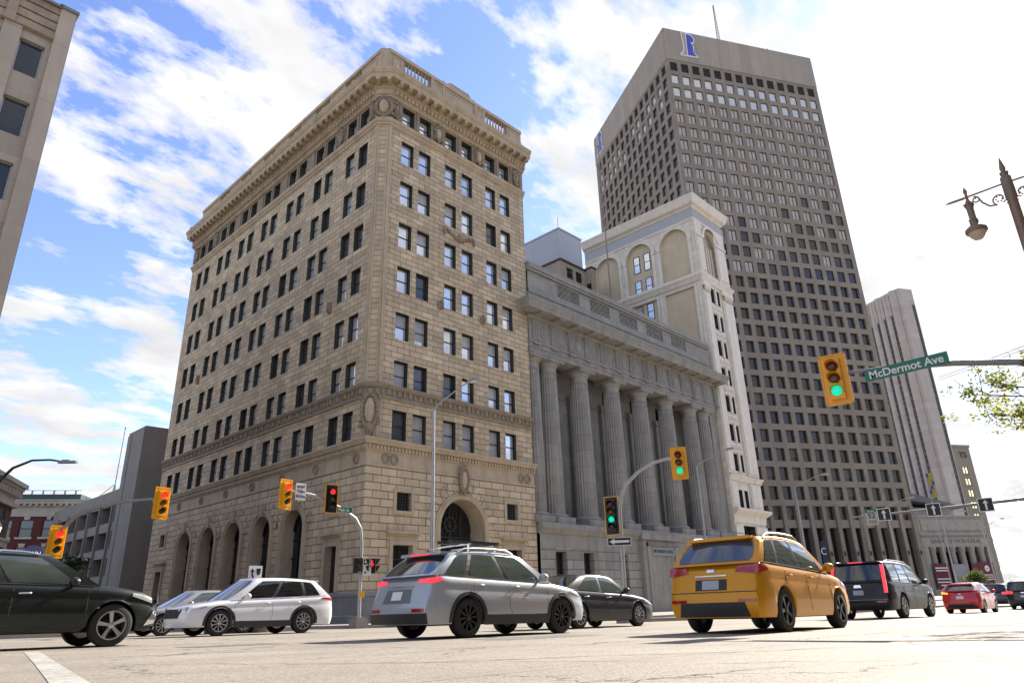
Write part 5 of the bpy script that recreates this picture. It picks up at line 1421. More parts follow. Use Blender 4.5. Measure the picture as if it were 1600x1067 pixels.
# blue district sign behind the dark SUV
gz = G(6.9, 32.3)
t = thing('district_sign', 'dark blue arched MAIN plate on a post above the dark SUV roof', 'sign', (6.88, 32.3, gz + .14), R(12))
b = MB(); b.tube([(0, .03, -.1), (0, .03, 2.6 - gz)], .035, 8); b.build('post', m_galvd, t)
z0 = 2.55 - gz
b = MB(); b.prism([(-.36, z0), (.36, z0), (.36, z0 + .3)] + [(.3 * math.cos(R(a)), z0 + .3 + .16 * math.sin(R(a))) for a in range(0, 181, 20)] + [(-.36, z0 + .3)], -.02, 0, 'xz')
b.build('panel', mat('sign_navy', (0.012, 0.015, 0.10), .5), t)
text('lettering', 'MAIN', .22, m_signw, t, (0, -.025, z0 + .14), (R(90), 0, 0), .003, 1.0, bold=.004)
# ------------------------------------------------------------ street lamps
def lamp(label, x, y, arms=((0, -2.95, .85),), h=10.6, group='cobra head street lamps along the far pavement'):
    gz = G(x, y) + .14
    t = thing('street_lamp', label, 'street lamp', (x, y, gz), 0, group)
    b = MB(); H_ = h - gz
    b.lathe([(.2, 0), (.2, .25), (.13, .3), (.115, 2.0), (.07, H_)], (0, 0, 0), 10); b.build('pole', m_galv, t, smooth=50)
    for ax, ay, az in arms:
        b = MB(); b.tube([(0, 0, H_ - .15), (ax * .1, ay * .1, H_ + .12), (ax * .75, ay * .75, H_ + az * .85), (ax, ay, H_ + az)], [.05, .045, .035, .035], 7)
        a = b.build('arm', m_galv, t, smooth=50)
        l = math.hypot(ax, ay); ux_, uy_ = ax / l, ay / l
        b = MB(); T = Matrix.Translation((ax, ay, H_ + az)) @ Matrix.Rotation(math.atan2(uy_, ux_), 4, 'Z')
        b.box(-.12, .55, -.13, .13, -.07, .06, T=T); b.box(.0, .4, -.1, .1, .06, .11, T=T); b.build('lamp_head', m_galv, a)
        b = MB(); b.box(.05, .48, -.1, .1, -.1, -.069, T=T); b.build('lens', m_signw, a)
    return t
lamp('tall grey street lamp in front of the entrance arch of the tan office block', 23.27, 28.3)
lamp('grey street lamp before the right end of the colonnade and the white building', 51.03, 28.3)
lamp('grey street lamp before the base of the dark tower, left of the sign arm', 70.2, 28.3)
lamp('grey street lamp behind the route 52 plate, before the dark tower piers', 98.2, 28.3)
lamp('pale street lamp before the left columns of the distant temple bank', 124, 28.3)
lamp('distant double armed street lamp before the right columns of the temple bank', 152, 28.5, ((0, -3.2, 1.4), (0, 3.0, .9)))
lamp('distant street lamp standing against the sky beyond the tan hotel block', 205, 27.5, ((0, -3.2, 1.2),), 9.6)
lamp('farthest thin street lamp against the sky at the right horizon', 262, 33.0, ((0, -3.4, 1.0),), 9.6)
# black curved lamp at the left edge
gz = G(5.9, 38) + .14
t = pole('street_lamp', 'black curved arm street lamp entering from the left edge', [(5.62, 37.9, gz), (5.7, 37.8, 3.4), (5.85, 37.5, 5.0), (6.09, 37.01, 6.18), (6.36, 36.48, 6.66), (6.87, 35.79, 6.95), (7.4, 35.2, 6.95), (7.75, 34.9, 6.88)], [.1, .09, .08, .07, .06, .05, .045, .04], m_black, .2, 'street lamp')
b = MB(); T = Matrix.Translation((7.95 - 5.62, 34.72 - 37.9, 6.84 - gz)) @ Matrix.Rotation(R(-43), 4, 'Z'); b.box(-.35, .42, -.1, .1, -.05, .05, T=T); b.box(-.2, .1, -.08, .08, .05, .1, T=T); b.build('lamp_head', m_galvd, t)
# ornate double lamp, near right
gz = G(12.3, .8)
t = thing('ornate_street_lamp', 'near ornate bronze lamp standard with scrolled arms and hanging lantern at the right edge', 'street lamp', (12.3, .76, gz))
m_brz = mat('weathered_bronze', (0.24, 0.17, 0.125), .5, .15, 3, metal=.3)
Z = lambda z: z - gz
b = MB(); b.lathe([(.2, -.05), (.2, .3), (.13, .4), (.12, 1.2), (.075, 1.3), (.07, Z(6.35)), (.082, Z(6.4)), (.075, Z(6.75)), (.05, Z(6.78)), (.062, Z(6.84)), (.03, Z(6.86)), (.042, Z(6.92)), (.004, Z(7.12))], (0, 0, 0), 14); b.build('post', m_brz, t, smooth=40)
def scroll(c, r, a0, a1, s, n=14, shrink=.75):
    return [(0, s * (c[0] + r * (1 - shrink * i / n) * math.cos(R(a0 + (a1 - a0) * i / n))), c[1] + r * (1 - shrink * i / n) * math.sin(R(a0 + (a1 - a0) * i / n))) for i in range(n + 1)]
for s in (1, -1):
    b = MB(); b.tube([(0, 0, Z(6.66)), (0, s * .78, Z(6.64))], .014, 6); b.tube([(0, s * .6, Z(6.64)), (0, s * .82, Z(6.64)), (0, s * .88, Z(6.64))], [.02, .018, .003], 6)
    b.tube(scroll((.15, Z(6.43)), .11, -60, 230, s), .012, 6)
    b.tube(scroll((.46, Z(6.555)), .06, 200, 500, s), .011, 6)
    b.tube([(0, s * .2, Z(6.34)), (0, s * .3, Z(6.36)), (0, s * .38, Z(6.46)), (0, s * .42, Z(6.58)), (0, s * .47, Z(6.615))], .014, 6)
    b.tube(scroll((.07, Z(6.33)), .05, 20, 300, s), .01, 6)
    for k in range(7): blob(b, (0, s * (.15 + .05 * math.cos(k * .9)), Z(6.43) + .05 * math.sin(k * .9)), .012, .014, .014)
    arm = b.build('scrolled_arm', m_brz, t)
    yc = s * .565
    b = MB(); b.lathe([(.004, Z(6.83)), (.03, Z(6.75)), (.018, Z(6.69)), (.024, Z(6.64)), (.02, Z(6.6)), (.03, Z(6.57)), (.055, Z(6.52)), (.06, Z(6.46)), (.05, Z(6.42)), (.05, Z(6.2)), (.065, Z(6.17)), (.06, Z(6.13)), (.10, Z(6.1)), (.155, Z(6.05)), (.16, Z(6.01)), (.145, Z(5.985))][::-1], (0, yc, 0), 14)
    for k in range(6):
        a = k * math.pi / 3
        blob(b, (.065 * math.cos(a), yc + .065 * math.sin(a), Z(6.5)), .018, .018, .02); blob(b, (.06 * math.cos(a), yc + .06 * math.sin(a), Z(6.21)), .015, .015, .015)
    ln = b.build('lantern', m_brz, arm, smooth=45)
    b = MB(); b.lathe([(.02, Z(5.86)), (.06, Z(5.87)), (.10, Z(5.92)), (.13, Z(5.985))], (0, yc, 0), 14); b.build('glass_bowl', mat('lamp_bowl', (0.5, 0.38, 0.3), .2, .05), ln, smooth=60)
# small lantern at the left edge
t = thing('wall_lantern', 'small white glass lantern on a dark post at the left edge above the dark SUV', 'lantern', (5.05, 29.6, G(5.2, 29.6)))
gz = G(5.2, 29.6)
b = MB(); b.tube([(0, 0, -.1), (0, 0, 3.0 - gz)], .05, 8); b.lathe([(.06, 3.0 - gz), (.2, 3.05 - gz), (.2, 3.1 - gz)], (0, 0, 0), 6); b.lathe([(.2, 3.5 - gz), (.1, 3.68 - gz), (.02, 3.8 - gz)], (0, 0, 0), 6); b.build('frame', m_black, t)
b = MB(); b.lathe([(.13, 3.12 - gz), (.19, 3.5 - gz)], (0, 0, 0), 6); b.build('glass', m_signw, t)
# flagpole on the bank roof
b = MB(); b.tube([(57.9, 40.0, 25.9), (57.9, 40.0, 51.6)], [.1, .05], 8, 0); blob(b, (57.9, 40, 51.7), .14, .14, .14)
tag(b.build('flagpole', mat('rusty_pole', (0.33, 0.24, 0.18), .6, .3, 1.5), None, (57.9, 40.0, 26)), 'thin rust stained flagpole rising from the bank roof in front of the cream arches', 'flagpole')
gz = G(116.7, 27.3)
t = thing('street_flagpole', 'distant white pole with a hanging yellow and blue flag, before the pale ribbed tower', 'flagpole', (116.8, 27.3, gz + .1))
b = MB(); b.tube([(0, 0, 0), (0, 0, 17.2 - gz)], [.07, .045], 8); b.build('pole', m_galv, t)
b = MB(); b.grid([[(.1 + .1 * math.sin(z * 2 + y * 9), -y, 16.6 - gz - z) for y in (0.0, .3, .6, .9)] for z in [0, .6, 1.2, 1.8, 2.4, 3.0, 3.6]], mf=lambda a, c: 0 if (a + c) % 4 else 1)
b.build('flag', [mat('flag_yellow', (0.42, 0.36, 0.10), .8), mat('flag_blue', (0.05, 0.07, 0.35), .8)], t, smooth=60)
# overhead wires
b = MB()
for dz in (0, -.17):
    b.tube([(150, 28.8, 39.0 + dz * 3), (95, 14.6, 25.5 + dz * 2), (40, 3.8, 11.55 + dz), (30, -2, 9.6 + dz)], [.05, .035, .016, .014], 5)
tag(b.build('overhead_wires', m_black, None), 'pair of thin overhead wires running behind the McDermot Ave plate to the right edge', 'wires')
# ------------------------------------------------------------ vehicles
m_tyre = mat('tyre_rubber', (0.018, 0.017, 0.016), .8, .2, 6)
m_rim = mat('alloy_rim', (0.55, 0.55, 0.56), .3, .06, 3, metal=.8)
m_rimd = mat('dark_alloy_rim', (0.06, 0.06, 0.062), .35, .1, 3, metal=.6)
m_clad_b = mat('black_plastic', (0.022, 0.022, 0.023), .55, .1, 4)
m_chrome = mat('chrome', (0.75, 0.75, 0.76), .12, .02, metal=1.0)
m_auto = mat('tinted_glass', (0.012, 0.014, 0.013), .03, .1, .5, spec=.8, coat=.6)
m_autol = mat('pale_green_glass', (0.085, 0.105, 0.09), .03, .2, 1.5, spec=.8, coat=.6)
m_tail = mat('tail_lamp_red', (0.35, 0.008, 0.012), .15, .05, coat=1)
m_tail_on = mat('tail_lamp_lit', (0.6, 0.02, 0.03), .2, 0, emit=(1.0, 0.06, 0.09), estr=0.28)
m_head = mat('head_lamp', (0.55, 0.55, 0.52), .1, .15, 8, coat=1, metal=.3)
m_turn = mat('turn_lamp_amber', (0.8, 0.3, 0.02), .2, 0, emit=(1.0, 0.45, 0.05), estr=.35)
m_under = mat('underbody_black', (0.008, 0.008, 0.008), .9)
def paint(name, col, metal=0.25, rough=.32, coat=1.0): return mat(name, col, rough + .15, .02, .5, metal=metal, coat=coat, spec=.25)
def lerp(a, b, t): return a + (b - a) * t
def pl_interp(pts, x):
    if x <= pts[0][0]: return pts[0][1]
    for (x0, y0), (x1, y1) in zip(pts, pts[1:]):
        if x <= x1:
            t = (x - x0) / (x1 - x0); return y0 + (y1 - y0) * t
    return pts[-1][1]
SEC = [(0, .955), (.10, .985), (.28, 1.0), (.5, 1.003), (.66, .995), (.74, .975), (.82, .982), (.92, .972), (1.0, .93)]
def wheel(parent, x, y, r, w, side, rim_m, spokes=5, style=0, rot=0.0):
    b = MB(); s = side
    b.lathe([(r * .66, 0), (r * .66, -w / 2), (r * .9, -w / 2), (r * .975, -w / 2 + .02), (r, -w / 2 + .05), (r, w / 2 - .05), (r * .975, w / 2 - .02), (r * .9, w / 2), (r * .66, w / 2), (r * .66, 0)], (0, 0, 0), 36, axis='y', caps=False)
    for k in (-.05, 0, .05):
        pass
    t = b.build('wheel', m_tyre, parent, smooth=45); t.location = (x, y, r); t.rotation_euler = (0, rot, 0)
    b = MB(); yo = s * (w / 2 - .015); R0 = r * .68
    b.lathe([(R0, s * (w / 2 + .004)), (R0 * .93, s * (w / 2 + .004)), (R0 * .9, s * (w / 2 - .05)), (R0 * .88, -s * w * .3), (R0 * .3, -s * w * .3)], (0, 0, 0), 36, mi=0, axis='y', caps=False)
    b.lathe([(R0 * .86, -s * w * .12), (.02, -s * w * .12)], (0, 0, 0), 24, mi=1, axis='y')
    b.lathe([(R0 * .5, -s * w * .1), (R0 * .5, s * w * .05), (.05, s * w * .05)], (0, 0, 0), 20, mi=1, axis='y')
    for k in range(spokes):
        a = 2 * math.pi * k / spokes
        def q(rr, da, yy): return (rr * math.cos(a + da), yy, rr * math.sin(a + da))
        w0, w1 = (.30, .16) if spokes <= 5 else (.16, .075)
        if style == 1: w0, w1 = .2, .13
        P0 = [q(R0 * .2, -w0 * 1.6, yo), q(R0 * .2, w0 * 1.6, yo), q(R0 * .92, w1, yo + s * .012), q(R0 * .92, -w1, yo + s * .012)]
        P1 = [(p[0], p[1] - s * .045, p[2]) for p in P0]
        b.poly(P0, 0); b.poly(P1[::-1], 0)
        for i in range(4): b.quad(P0[i], P1[i], P1[(i + 1) % 4], P0[(i + 1) % 4], 0)
    b.lathe([(R0 * .2, yo - s * .03), (R0 * .2, yo + s * .01), (.02, yo + s * .015)], (0, 0, 0), 14, mi=0, axis='y')
    for k in range(5):
        a = 2 * math.pi * (k + .5) / 5; blob(b, (R0 * .3 * math.cos(a), yo + s * .005, R0 * .3 * math.sin(a)), .014, .01, .014, 1)
    b.build('rim', [rim_m, m_clad_b], t, smooth=35)
    return t
def make_car(label, cat, loc, rz, S, group=None):
    t = thing(S['name'], label, cat, loc, rz, group)
    ch, sh = math.cos(rz), math.sin(rz); X_, Y_ = loc[0], loc[1]
    g1 = (G(X_ + ch, Y_ + sh) - G(X_ - ch, Y_ - sh)) / 2; g2 = (G(X_ - sh, Y_ + ch) - G(X_ + sh, Y_ - ch)) / 2
    t.rotation_euler = (math.atan(g2), -math.atan(g1), rz); t.location.z = G(X_, Y_)
    L, W, H, wb, fo, wr = S['L'], S['W'], S['H'], S['wb'], S['fo'], S['wr']
    hL, hW = L / 2, W / 2; xf = hL - fo; xr = xf - wb; zb0 = S.get('sill', .24)
    top = S['top']; bowF, bowR = S.get('bowF', .16), S.get('bowR', .07); ra = wr + .055
    rkF, rkR = S.get('rkF', .1), S.get('rkR', .06)
    def Wx(x):
        k = 1.0
        if x > hL - 1.0: k -= .13 * ((x - hL + 1.0) / 1.0) ** 2.4
        if x < -hL + .55: k -= .07 * ((-hL + .55 - x) / .55) ** 2.2
        return hW * k
    def zbot(x):
        z = zb0
        if x > xf + ra: z = zb0 + .0
        return z
    def sidey(x, z):
        z0, z1 = zbot(x), pl_interp(top, x)
        return Wx(x) * pl_interp(SEC, (z - z0) / max(.01, z1 - z0))
    def endshift(x, z):
        sf = max(0, min(1, (x - (hL - .35)) / .35)); sr = max(0, min(1, (-hL + .35 - x) / .35))
        zz = max(0, (z - .55)); zl = max(0, .45 - z)
        return -sf * (rkF * zz + .25 * zl) + sr * (rkR * zz * 1.2 + .2 * zl)
    xs = set(lines(-hL, hL, .11))
    for xw in (xf, xr):
        for k in range(13): xs.add(round(xw + ra * math.cos(math.pi * k / 12), 4))
    for k in (.03, .07, .14): xs.add(hL - k); xs.add(-hL + k)
    xs = sorted(xs); rows_ = []
    for x in xs:
        z1 = pl_interp(top, x); z0 = zbot(x); arch = 0
        for xw in (xf, xr):
            if abs(x - xw) < ra: arch = max(arch, wr * .97 + math.sqrt(ra * ra - (x - xw) ** 2))
        e = 0
        for d_ in (hL - x, x + hL):
            if d_ < .14: e = max(e, 1 - d_ / .14)
        wk = 1 - .045 * e * e
        row = []
        zin = max(z0, arch)
        row.append((x + endshift(x, zin), Wx(x) * wk * .80, zin + .0))
        for f, fy in SEC:
            z = max(z0 + (z1 - z0) * f - .02 * e * (1 if f > .9 else 0), arch + f * .02)
            row.append((x + endshift(x, z), Wx(x) * fy * wk, z))
        for fy, dz in ((.88, .016), (.72, .032), (.4, .046), (0, .05)):
            z = z1 + dz * (1 - e) - .02 * e
            row.append((x + endshift(x, z1), Wx(x) * fy * wk, z))
        rows_.append(row)
    b = MB()
    full = [r + [(p[0], -p[1], p[2]) for p in r[-2::-1]] for r in rows_]
    b.grid(full)
    ns = len(SEC) + 1
    # bowed caps for both ends
    def cap(row, sgn, bow):
        us = [-1, -.92, -.75, -.4, 0, .4, .75, .92, 1]
        g = []
        for j in range(0, ns):
            x, y, z = row[j]; g.append([(x + sgn * bow * (1 - abs(u) ** 2.4), y * u, z) for u in us])
        x, y, z = row[-1]; g.append([(row[ns - 1][0] + sgn * bow * (1 - abs(u) ** 2.4) - sgn * .04, row[ns - 1][1] * .9 * u, z + .0) for u in us])
        b.grid(g)
    cap(rows_[-1], 1, bowF); cap(rows_[0], -1, bowR)
    # cabin
    xa, xb, xc, xd = S['cab']; rw = S.get('rw', .80) * hW
    def roofz(s): return H - S.get('rfd', .05) * (1 - s) ** 2.5 - S.get('rrd', .05) * s ** 2.5
    TT = [0, .25, .5, .75, .9, .97, 1.0]
    def side(s, tt_):
        xbase = lerp(xa, xd, s); xtop = lerp(xb, xc, s); tq = min(1, tt_ * 1.02)
        x = lerp(xbase, xtop, tq); yb = Wx(xbase) * .925; yt = rw * (1 - .04 * (1 - s) ** 2 - S.get('rt', .03) * s ** 2)
        zb = pl_interp(top, xbase) - .01; zt = roofz(s)
        y = lerp(yb, yt, tt_) + .025 * 4 * tt_ * (1 - tt_)
        z = zb + (zt - zb) * tt_
        if tt_ > .9:
            k = (tt_ - .9) / .1; y -= .07 * k * k; z -= 0.0
        return x, y, z
    SS = lines(0, 1, .06)
    cb, cr = S.get('cbF', .16), S.get('cbR', .06)
    for sg in (1, -1): b.grid([[(lambda p: (p[0], p[1] * sg, p[2]))(side(s, q)) for s in SS] for q in TT])
    US = [-1, -.8, -.5, 0, .5, .8, 1]
    def ws(u, q, off=0.0):
        x, y, z = side(0, q); return (x + cb * (1 - u * u) + off, y * u, z + .03 * (1 - u * u) * q + off * .6)
    def rg(u, q, off=0.0):
        x, y, z = side(1, q); return (x - cr * (1 - u * u) - off, y * u, z + .03 * (1 - u * u) * q + off * .4)
    b.grid([[ws(u, q) for u in US] for q in TT]); b.grid([[rg(u, q) for u in US] for q in TT])
    rf = []
    for s in SS:
        x, y, z = side(s, 1.0); rf.append([(x + cb * (1 - u * u) * (1 - s) ** 2 - cr * (1 - u * u) * s ** 2, y * u, z + .03 * (1 - u * u)) for u in US])
    b.grid(rf)
    body = b.build('body', S['paint'], t, smooth=38)
    # glass panels
    def gpanel(name, fn, a0, a1, b0, b1, m, off, n=8, k=5, rnd_=.06):
        g = MB(); R_ = []
        for j in range(k + 1):
            v = j / k; row = []
            for i in range(n + 1):
                u = i / n
                cu = 1 - rnd_ * (abs(2 * v - 1) ** 6); row.append(fn(lerp(a0, a1, .5 + (u - .5) * cu), lerp(b0, b1, v), off))
            R_.append(row)
        g.grid(R_); return g.build(name, m, t, smooth=60)
    gm, gs = S.get('glass', m_auto), S.get('sideglass', m_auto)
    gpanel('windscreen', ws, -.9, .9, .06, .9, gm, .006)
    if S.get('rearwin', True): gpanel('rear_window', rg, -.88, .88, S.get('rw0', .1), .84, S.get('rearglass', gm), .006)
    for sg, in ((1,), (-1,)):
        for wi, (s0, s1) in enumerate(S['wins']):
            gpanel('side_window', lambda s, q, off: (lambda p: (p[0], (p[1] + off) * sg, p[2]))(side(s, q)), s0, s1, .07, S.get('wt', .86), S.get('glist', {}).get(wi, gs), .007)
        # trim line under the windows
        tr = MB(); tr.tube([(lambda p: (p[0], (p[1] + .012) * sg, p[2]))(side(s, .035)) for s in lines(.03, .97, .1)], .011, 5); tr.build('window_trim', S.get('trim', m_clad_b), t)
    # pillars drawn dark between the windows
    for sg in (1, -1):
        for (p0, p1) in zip(S['wins'], S['wins'][1:]):
            g = MB(); g.grid([[(lambda p: (p[0], (p[1] + .005) * sg, p[2]))(side(s, q)) for s in (p0[1] - .01, (p0[1] + p1[0]) / 2, p1[0] + .01)] for q in lines(.06, .87, .2)]); g.build('window_pillar', S.get('pillar', m_clad_b), t)
    # cladding, seams, handles
    cm = S.get('clad', None)
    zc = S.get('cladh', .14)
    for sg in (1, -1):
        if cm:
            g = MB()
            def strip(pts):
                g.grid([[(x, (sidey(x, z) + o) * sg, z) for x, z, o in pts_] for pts_ in pts])
            x0, x1 = xr + ra, xf - ra
            strip([[(x, zb0 - .03, .0), (x, zb0 - .03, .014), (x, zb0 + zc, .014), (x, zb0 + zc + .01, .0)] for x in lines(x0, x1, .15)])
            for xw in (xf, xr):
                P_ = []
                for k in range(21):
                    a = R(-8 + 196 * k / 20); c_, s_ = math.cos(a), math.sin(a); o = ra + .065
                    pts = []
                    for rr, of in ((ra - .005, -.05), (ra, .016), (o, .016), (o + .008, .0)):
                        x = xw + rr * c_; z = max(zb0 - .03, wr * .97 + rr * s_)
                        x = max(-hL + .03, min(hL - .03, x)); pts.append((x, z, of))
                    P_.append(pts)
                strip(P_)
            g.build('side_cladding', cm, t, smooth=50)
        for x in S.get('seams', []):
            g = MB(); z1 = pl_interp(top, x) - .0
            g.tube([(x + (.05 if z < .5 else 0), (sidey(x, z) - .001) * sg, z) for z in lines(zb0 + .1, z1, .1)], .0055, 4); g.build('door_seam', m_clad_b, t)
        for x, z in S.get('handles', []):
            g = MB(); y = sidey(x, z)
            g.tube([(x - .09, (y + .0) * sg, z), (x - .08, (y + .03) * sg, z + .004), (x + .08, (y + .03) * sg, z + .008), (x + .09, y * sg, z + .008)], .014, 6); g.build('door_handle', S.get('handle_m', m_chrome), t, smooth=60)
        mx, mz = S['mirror']
        g = MB(); yb = side(0.1, .1)[1]
        blob(g, (mx, (hW + .12) * sg, mz + .06), .09, .11, .085, 0, 12, 8); g.tube([(mx + .03, (yb) * sg, mz), (mx, (hW + .05) * sg, mz + .02)], .03, 6); g.build('wing_mirror', S.get('mirror_m', S['paint']), t, smooth=60)
    if S.get('rails'):
        for sg in (1, -1):
            g = MB(); P_ = []
            for s in lines(.1, .93, .1):
                x, y, z = side(s, .93); P_.append((x, (y + .0) * sg, z + (.05 if S['name'] == 'suv' and L < 4.51 else .085) if .1 < s < .93 else z + .02))
            g.tube(P_, .019, 6); g.build('roof_rail', S['rails'], t, smooth=60)
    if S.get('crossbars'):
        for s in (.3, .72):
            x, y, z = side(s, 1); g = MB(); g.box(x - .03, x + .03, -y - .06, y + .06, z + .13, z + .155)
            for sg in (1, -1): g.box(x - .03, x + .03, sg * (y) - .03, sg * y + .03, z, z + .13)
            g.build('roof_crossbar', m_chrome, t)
        x, y, z = side(.5, 1)
        for yy in (-.35, -.05): 
            g = MB(); g.box(x - .65, x + .65, yy - .1, yy + .06, z + .16, z + .22); g.build('rack_tray', m_clad_b, t)
    # underbody, arches
    g = MB(); g.box(-hL + .2, hL - .25, -hW + .3, hW - .3, zb0 - .02, .62); g.box(xr + ra + .05, xf - ra - .05, -hW + .12, hW - .12, zb0 + .0, .6)
    for x in (xr, xf): g.box(x - .08, x + .08, -hW + .25, hW - .25, wr - .07, wr + .05)
    g.box(-hL + .12, -hL + .5, -hW + .2, hW - .2, zb0 + .03, .5)
    g.build('underbody', m_under, t)
    for i, (x, sg) in enumerate(((xf, 1), (xf, -1), (xr, 1), (xr, -1))):
        wheel(t, x, sg * (hW - .125), wr, .225, sg, S.get('rim', m_rim), S.get('spokes', 5), rot=.3 + i * .5)
    # patches on the ends and on the sides
    def endx(y, z, sgn, off):
        row = rows_[-1] if sgn > 0 else rows_[0]
        j = min(range(1, ns), key=lambda k: abs(row[k][2] - z))
        ya = pl_interp(sorted([(p[2], p[1]) for p in row[1:ns]]), z); xx = (hL if sgn > 0 else -hL)
        u = min(1, abs(y) / max(.1, ya)); bow = bowF if sgn > 0 else bowR
        return xx + endshift(xx, z) + sgn * (bow * (1 - u ** 2.4) + off)
    def endpatch(name, quad_, sgn, m, off=.008, parent=None, n=6, k=4, th=.03):
        # quad_: 4 corners (y, z) counter-clockwise
        g = MB(); G_ = []
        for j in range(k + 1):
            v = j / k; row = []
            for i in range(n + 1):
                u = i / n
                y = lerp(lerp(quad_[0][0], quad_[1][0], u), lerp(quad_[3][0], quad_[2][0], u), v); z = lerp(lerp(quad_[0][1], quad_[1][1], u), lerp(quad_[3][1], quad_[2][1], u), v)
                row.append((endx(y, z, sgn, off), y, z))
            G_.append(row)
        g.grid(G_)
        edge = G_[0] + [r[-1] for r in G_[1:]] + G_[-1][-2::-1] + [r[0] for r in G_[-2::-1]]
        g.grid([edge, [(p[0] - sgn * th, p[1], p[2]) for p in edge]])
        return g.build(name, m, parent or t, smooth=40)
    def sidepatch(name, quad_, sg, m, off=.008, n=6, k=4, th=.03):
        g = MB(); G_ = []
        for j in range(k + 1):
            v = j / k; row = []
            for i in range(n + 1):
                u = i / n
                x = lerp(lerp(quad_[0][0], quad_[1][0], u), lerp(quad_[3][0], quad_[2][0], u), v); z = lerp(lerp(quad_[0][1], quad_[1][1], u), lerp(quad_[3][1], quad_[2][1], u), v)
                z = min(z, pl_interp(top, x) * 1.0 - .035)
                row.append((x + endshift(x, z), (sidey(x, z) + off) * sg, z))
            G_.append(row)
        g.grid(G_)
        edge = G_[0] + [r[-1] for r in G_[1:]] + G_[-1][-2::-1] + [r[0] for r in G_[-2::-1]]
        g.grid([edge, [(p[0], p[1] - sg * th, p[2]) for p in edge]])
        return g.build(name, m, t, smooth=40)
    S['extra'](t, dict(endpatch=endpatch, sidepatch=sidepatch, side=side, rg=rg, ws=ws, hL=hL, hW=hW, xf=xf, xr=xr, endx=endx, sidey=sidey, H=H, top=top))
    return t

def plate_(f, z, t, label_m=m_signw, w=.3):
    p = f['endpatch']('licence_plate', [(-w / 2, z - .075), (w / 2, z - .075), (w / 2, z + .075), (-w / 2, z + .075)], -1, label_m, .02)
    return p
# dark SUV, near left
def ex_dark(t, f):
    E, Sd = f['endpatch'], f['sidepatch']; hL, hW = f['hL'], f['hW']
    for s in (1, -1):
        Sd('headlight', [(hL - .52, .86), (hL - .12, .74), (hL - .10, .88), (hL - .5, .98)], s, m_head, .012)
        E('headlight', [(s * .82, .74), (s * .5, .72), (s * .5, .84), (s * .82, .88)], 1, m_head, .01)
        E('fog_lamp', [(s * .74, .44), (s * .56, .44), (s * .56, .6), (s * .74, .64)], 1, m_head, .012)
        Sd('chrome_bumper_trim', [(hL - .22, .34), (hL - .03, .38), (hL - .02, .62), (hL - .08, .62)], s, m_chrome, .012)
        Sd('tail_light', [(-hL + .02, .95), (-hL + .4, .98), (-hL + .3, 1.12), (-hL + .02, 1.12)], s, m_tail)
        E('tail_light', [(s * .84, .95), (s * .5, .95), (s * .5, 1.1), (s * .84, 1.1)], -1, m_tail)
    E('grille', [(-.5, .62), (.5, .62), (.55, .8), (-.55, .8)], 1, m_clad_b, .012); E('lower_grille', [(-.6, .32), (.6, .32), (.6, .5), (-.6, .5)], 1, m_clad_b, .012)
    E('skid_trim', [(-.8, .27), (.8, .27), (.8, .33), (-.8, .33)], 1, m_chrome, .02)
p_dark = paint('dark_green_black_paint', (0.007, 0.010, 0.008), .0, .3, .5)
S_dark = dict(name='suv', L=4.5, W=1.83, H=1.61, wb=2.66, fo=.80, wr=.365, sill=.27, top=[(-2.25, 1.06), (-2.15, 1.10), (-1.0, 1.07), (.9, 1.03), (1.15, 1.02), (1.55, .985), (1.9, .93), (2.12, .86), (2.25, .75)],
    cab=(1.2, .28, -1.75, -2.2), wins=[(.1, .42), (.46, .74), (.77, .93)], paint=p_dark, glass=m_auto, glist={0: m_autol}, seams=[.98, -.18, -1.15], handles=[(-.0, .9), (-1.0, .92)], mirror=(.68, 1.03), rails=m_chrome, trim=m_chrome, rim=m_rim, extra=ex_dark, bowF=.12, clad=None)
S_dark['name'] = 'suv'
gz = G(4.9, 14.5)
car_a = make_car('black green SUV with bright five spoke wheels and silver roof rail, at the left edge', 'SUV', (4.58 - 1.45, 15.6, gz), 0, S_dark)

# white SUV heading left
def ex_white(t, f):
    E, Sd = f['endpatch'], f['sidepatch']; hL = f['hL']
    for s in (1, -1):
        Sd('headlight', [(hL - .55, .78), (hL - .08, .70), (hL - .06, .8), (hL - .5, .9)], s, m_head, .01)
        E('headlight', [(s * .82, .68), (s * .45, .68), (s * .45, .78), (s * .82, .8)], 1, m_head)
        Sd('tail_light', [(-hL + .02, .98), (-hL + .5, 1.02), (-hL + .4, 1.1), (-hL + .02, 1.1)], s, m_tail)
        E('tail_light', [(s * .86, .98), (s * .2, .98), (s * .2, 1.06), (s * .86, 1.08)], -1, m_tail)
    E('grille', [(-.5, .5), (.5, .5), (.6, .75), (-.6, .75)], 1, m_clad_b, .012); plate_(f, .8, t)
    g = MB()
    for u in (-.8, 0, .8): pass
    x, y, z = f['side'](1, 1); g.box(x - .2, x + .06, -y, y, z - .02, z + .02); g.build('rear_spoiler', S_white['paint'], t)
S_white = dict(name='suv', L=4.75, W=1.88, H=1.67, wb=2.72, fo=.95, wr=.36, sill=.25, top=[(-2.37, 1.06), (-2.25, 1.12), (-1.0, 1.06), (.9, .98), (1.2, .96), (1.9, .86), (2.2, .78), (2.37, .68)],
    cab=(1.25, .25, -1.7, -2.25), wins=[(.1, .4), (.44, .72), (.76, .9)], rrd=.09, paint=paint('pearl_white_paint', (0.72, 0.72, 0.72), .05, .3), seams=[1.0, -.2, -1.2], handles=[(-.02, .9), (-1.05, .92)], handle_m=MATS['pearl_white_paint'], mirror=(.7, 1.03), rails=None, clad=m_clad_b, rim=m_rim, spokes=10, trim=m_chrome, extra=ex_white)
gz = G(11, 22)
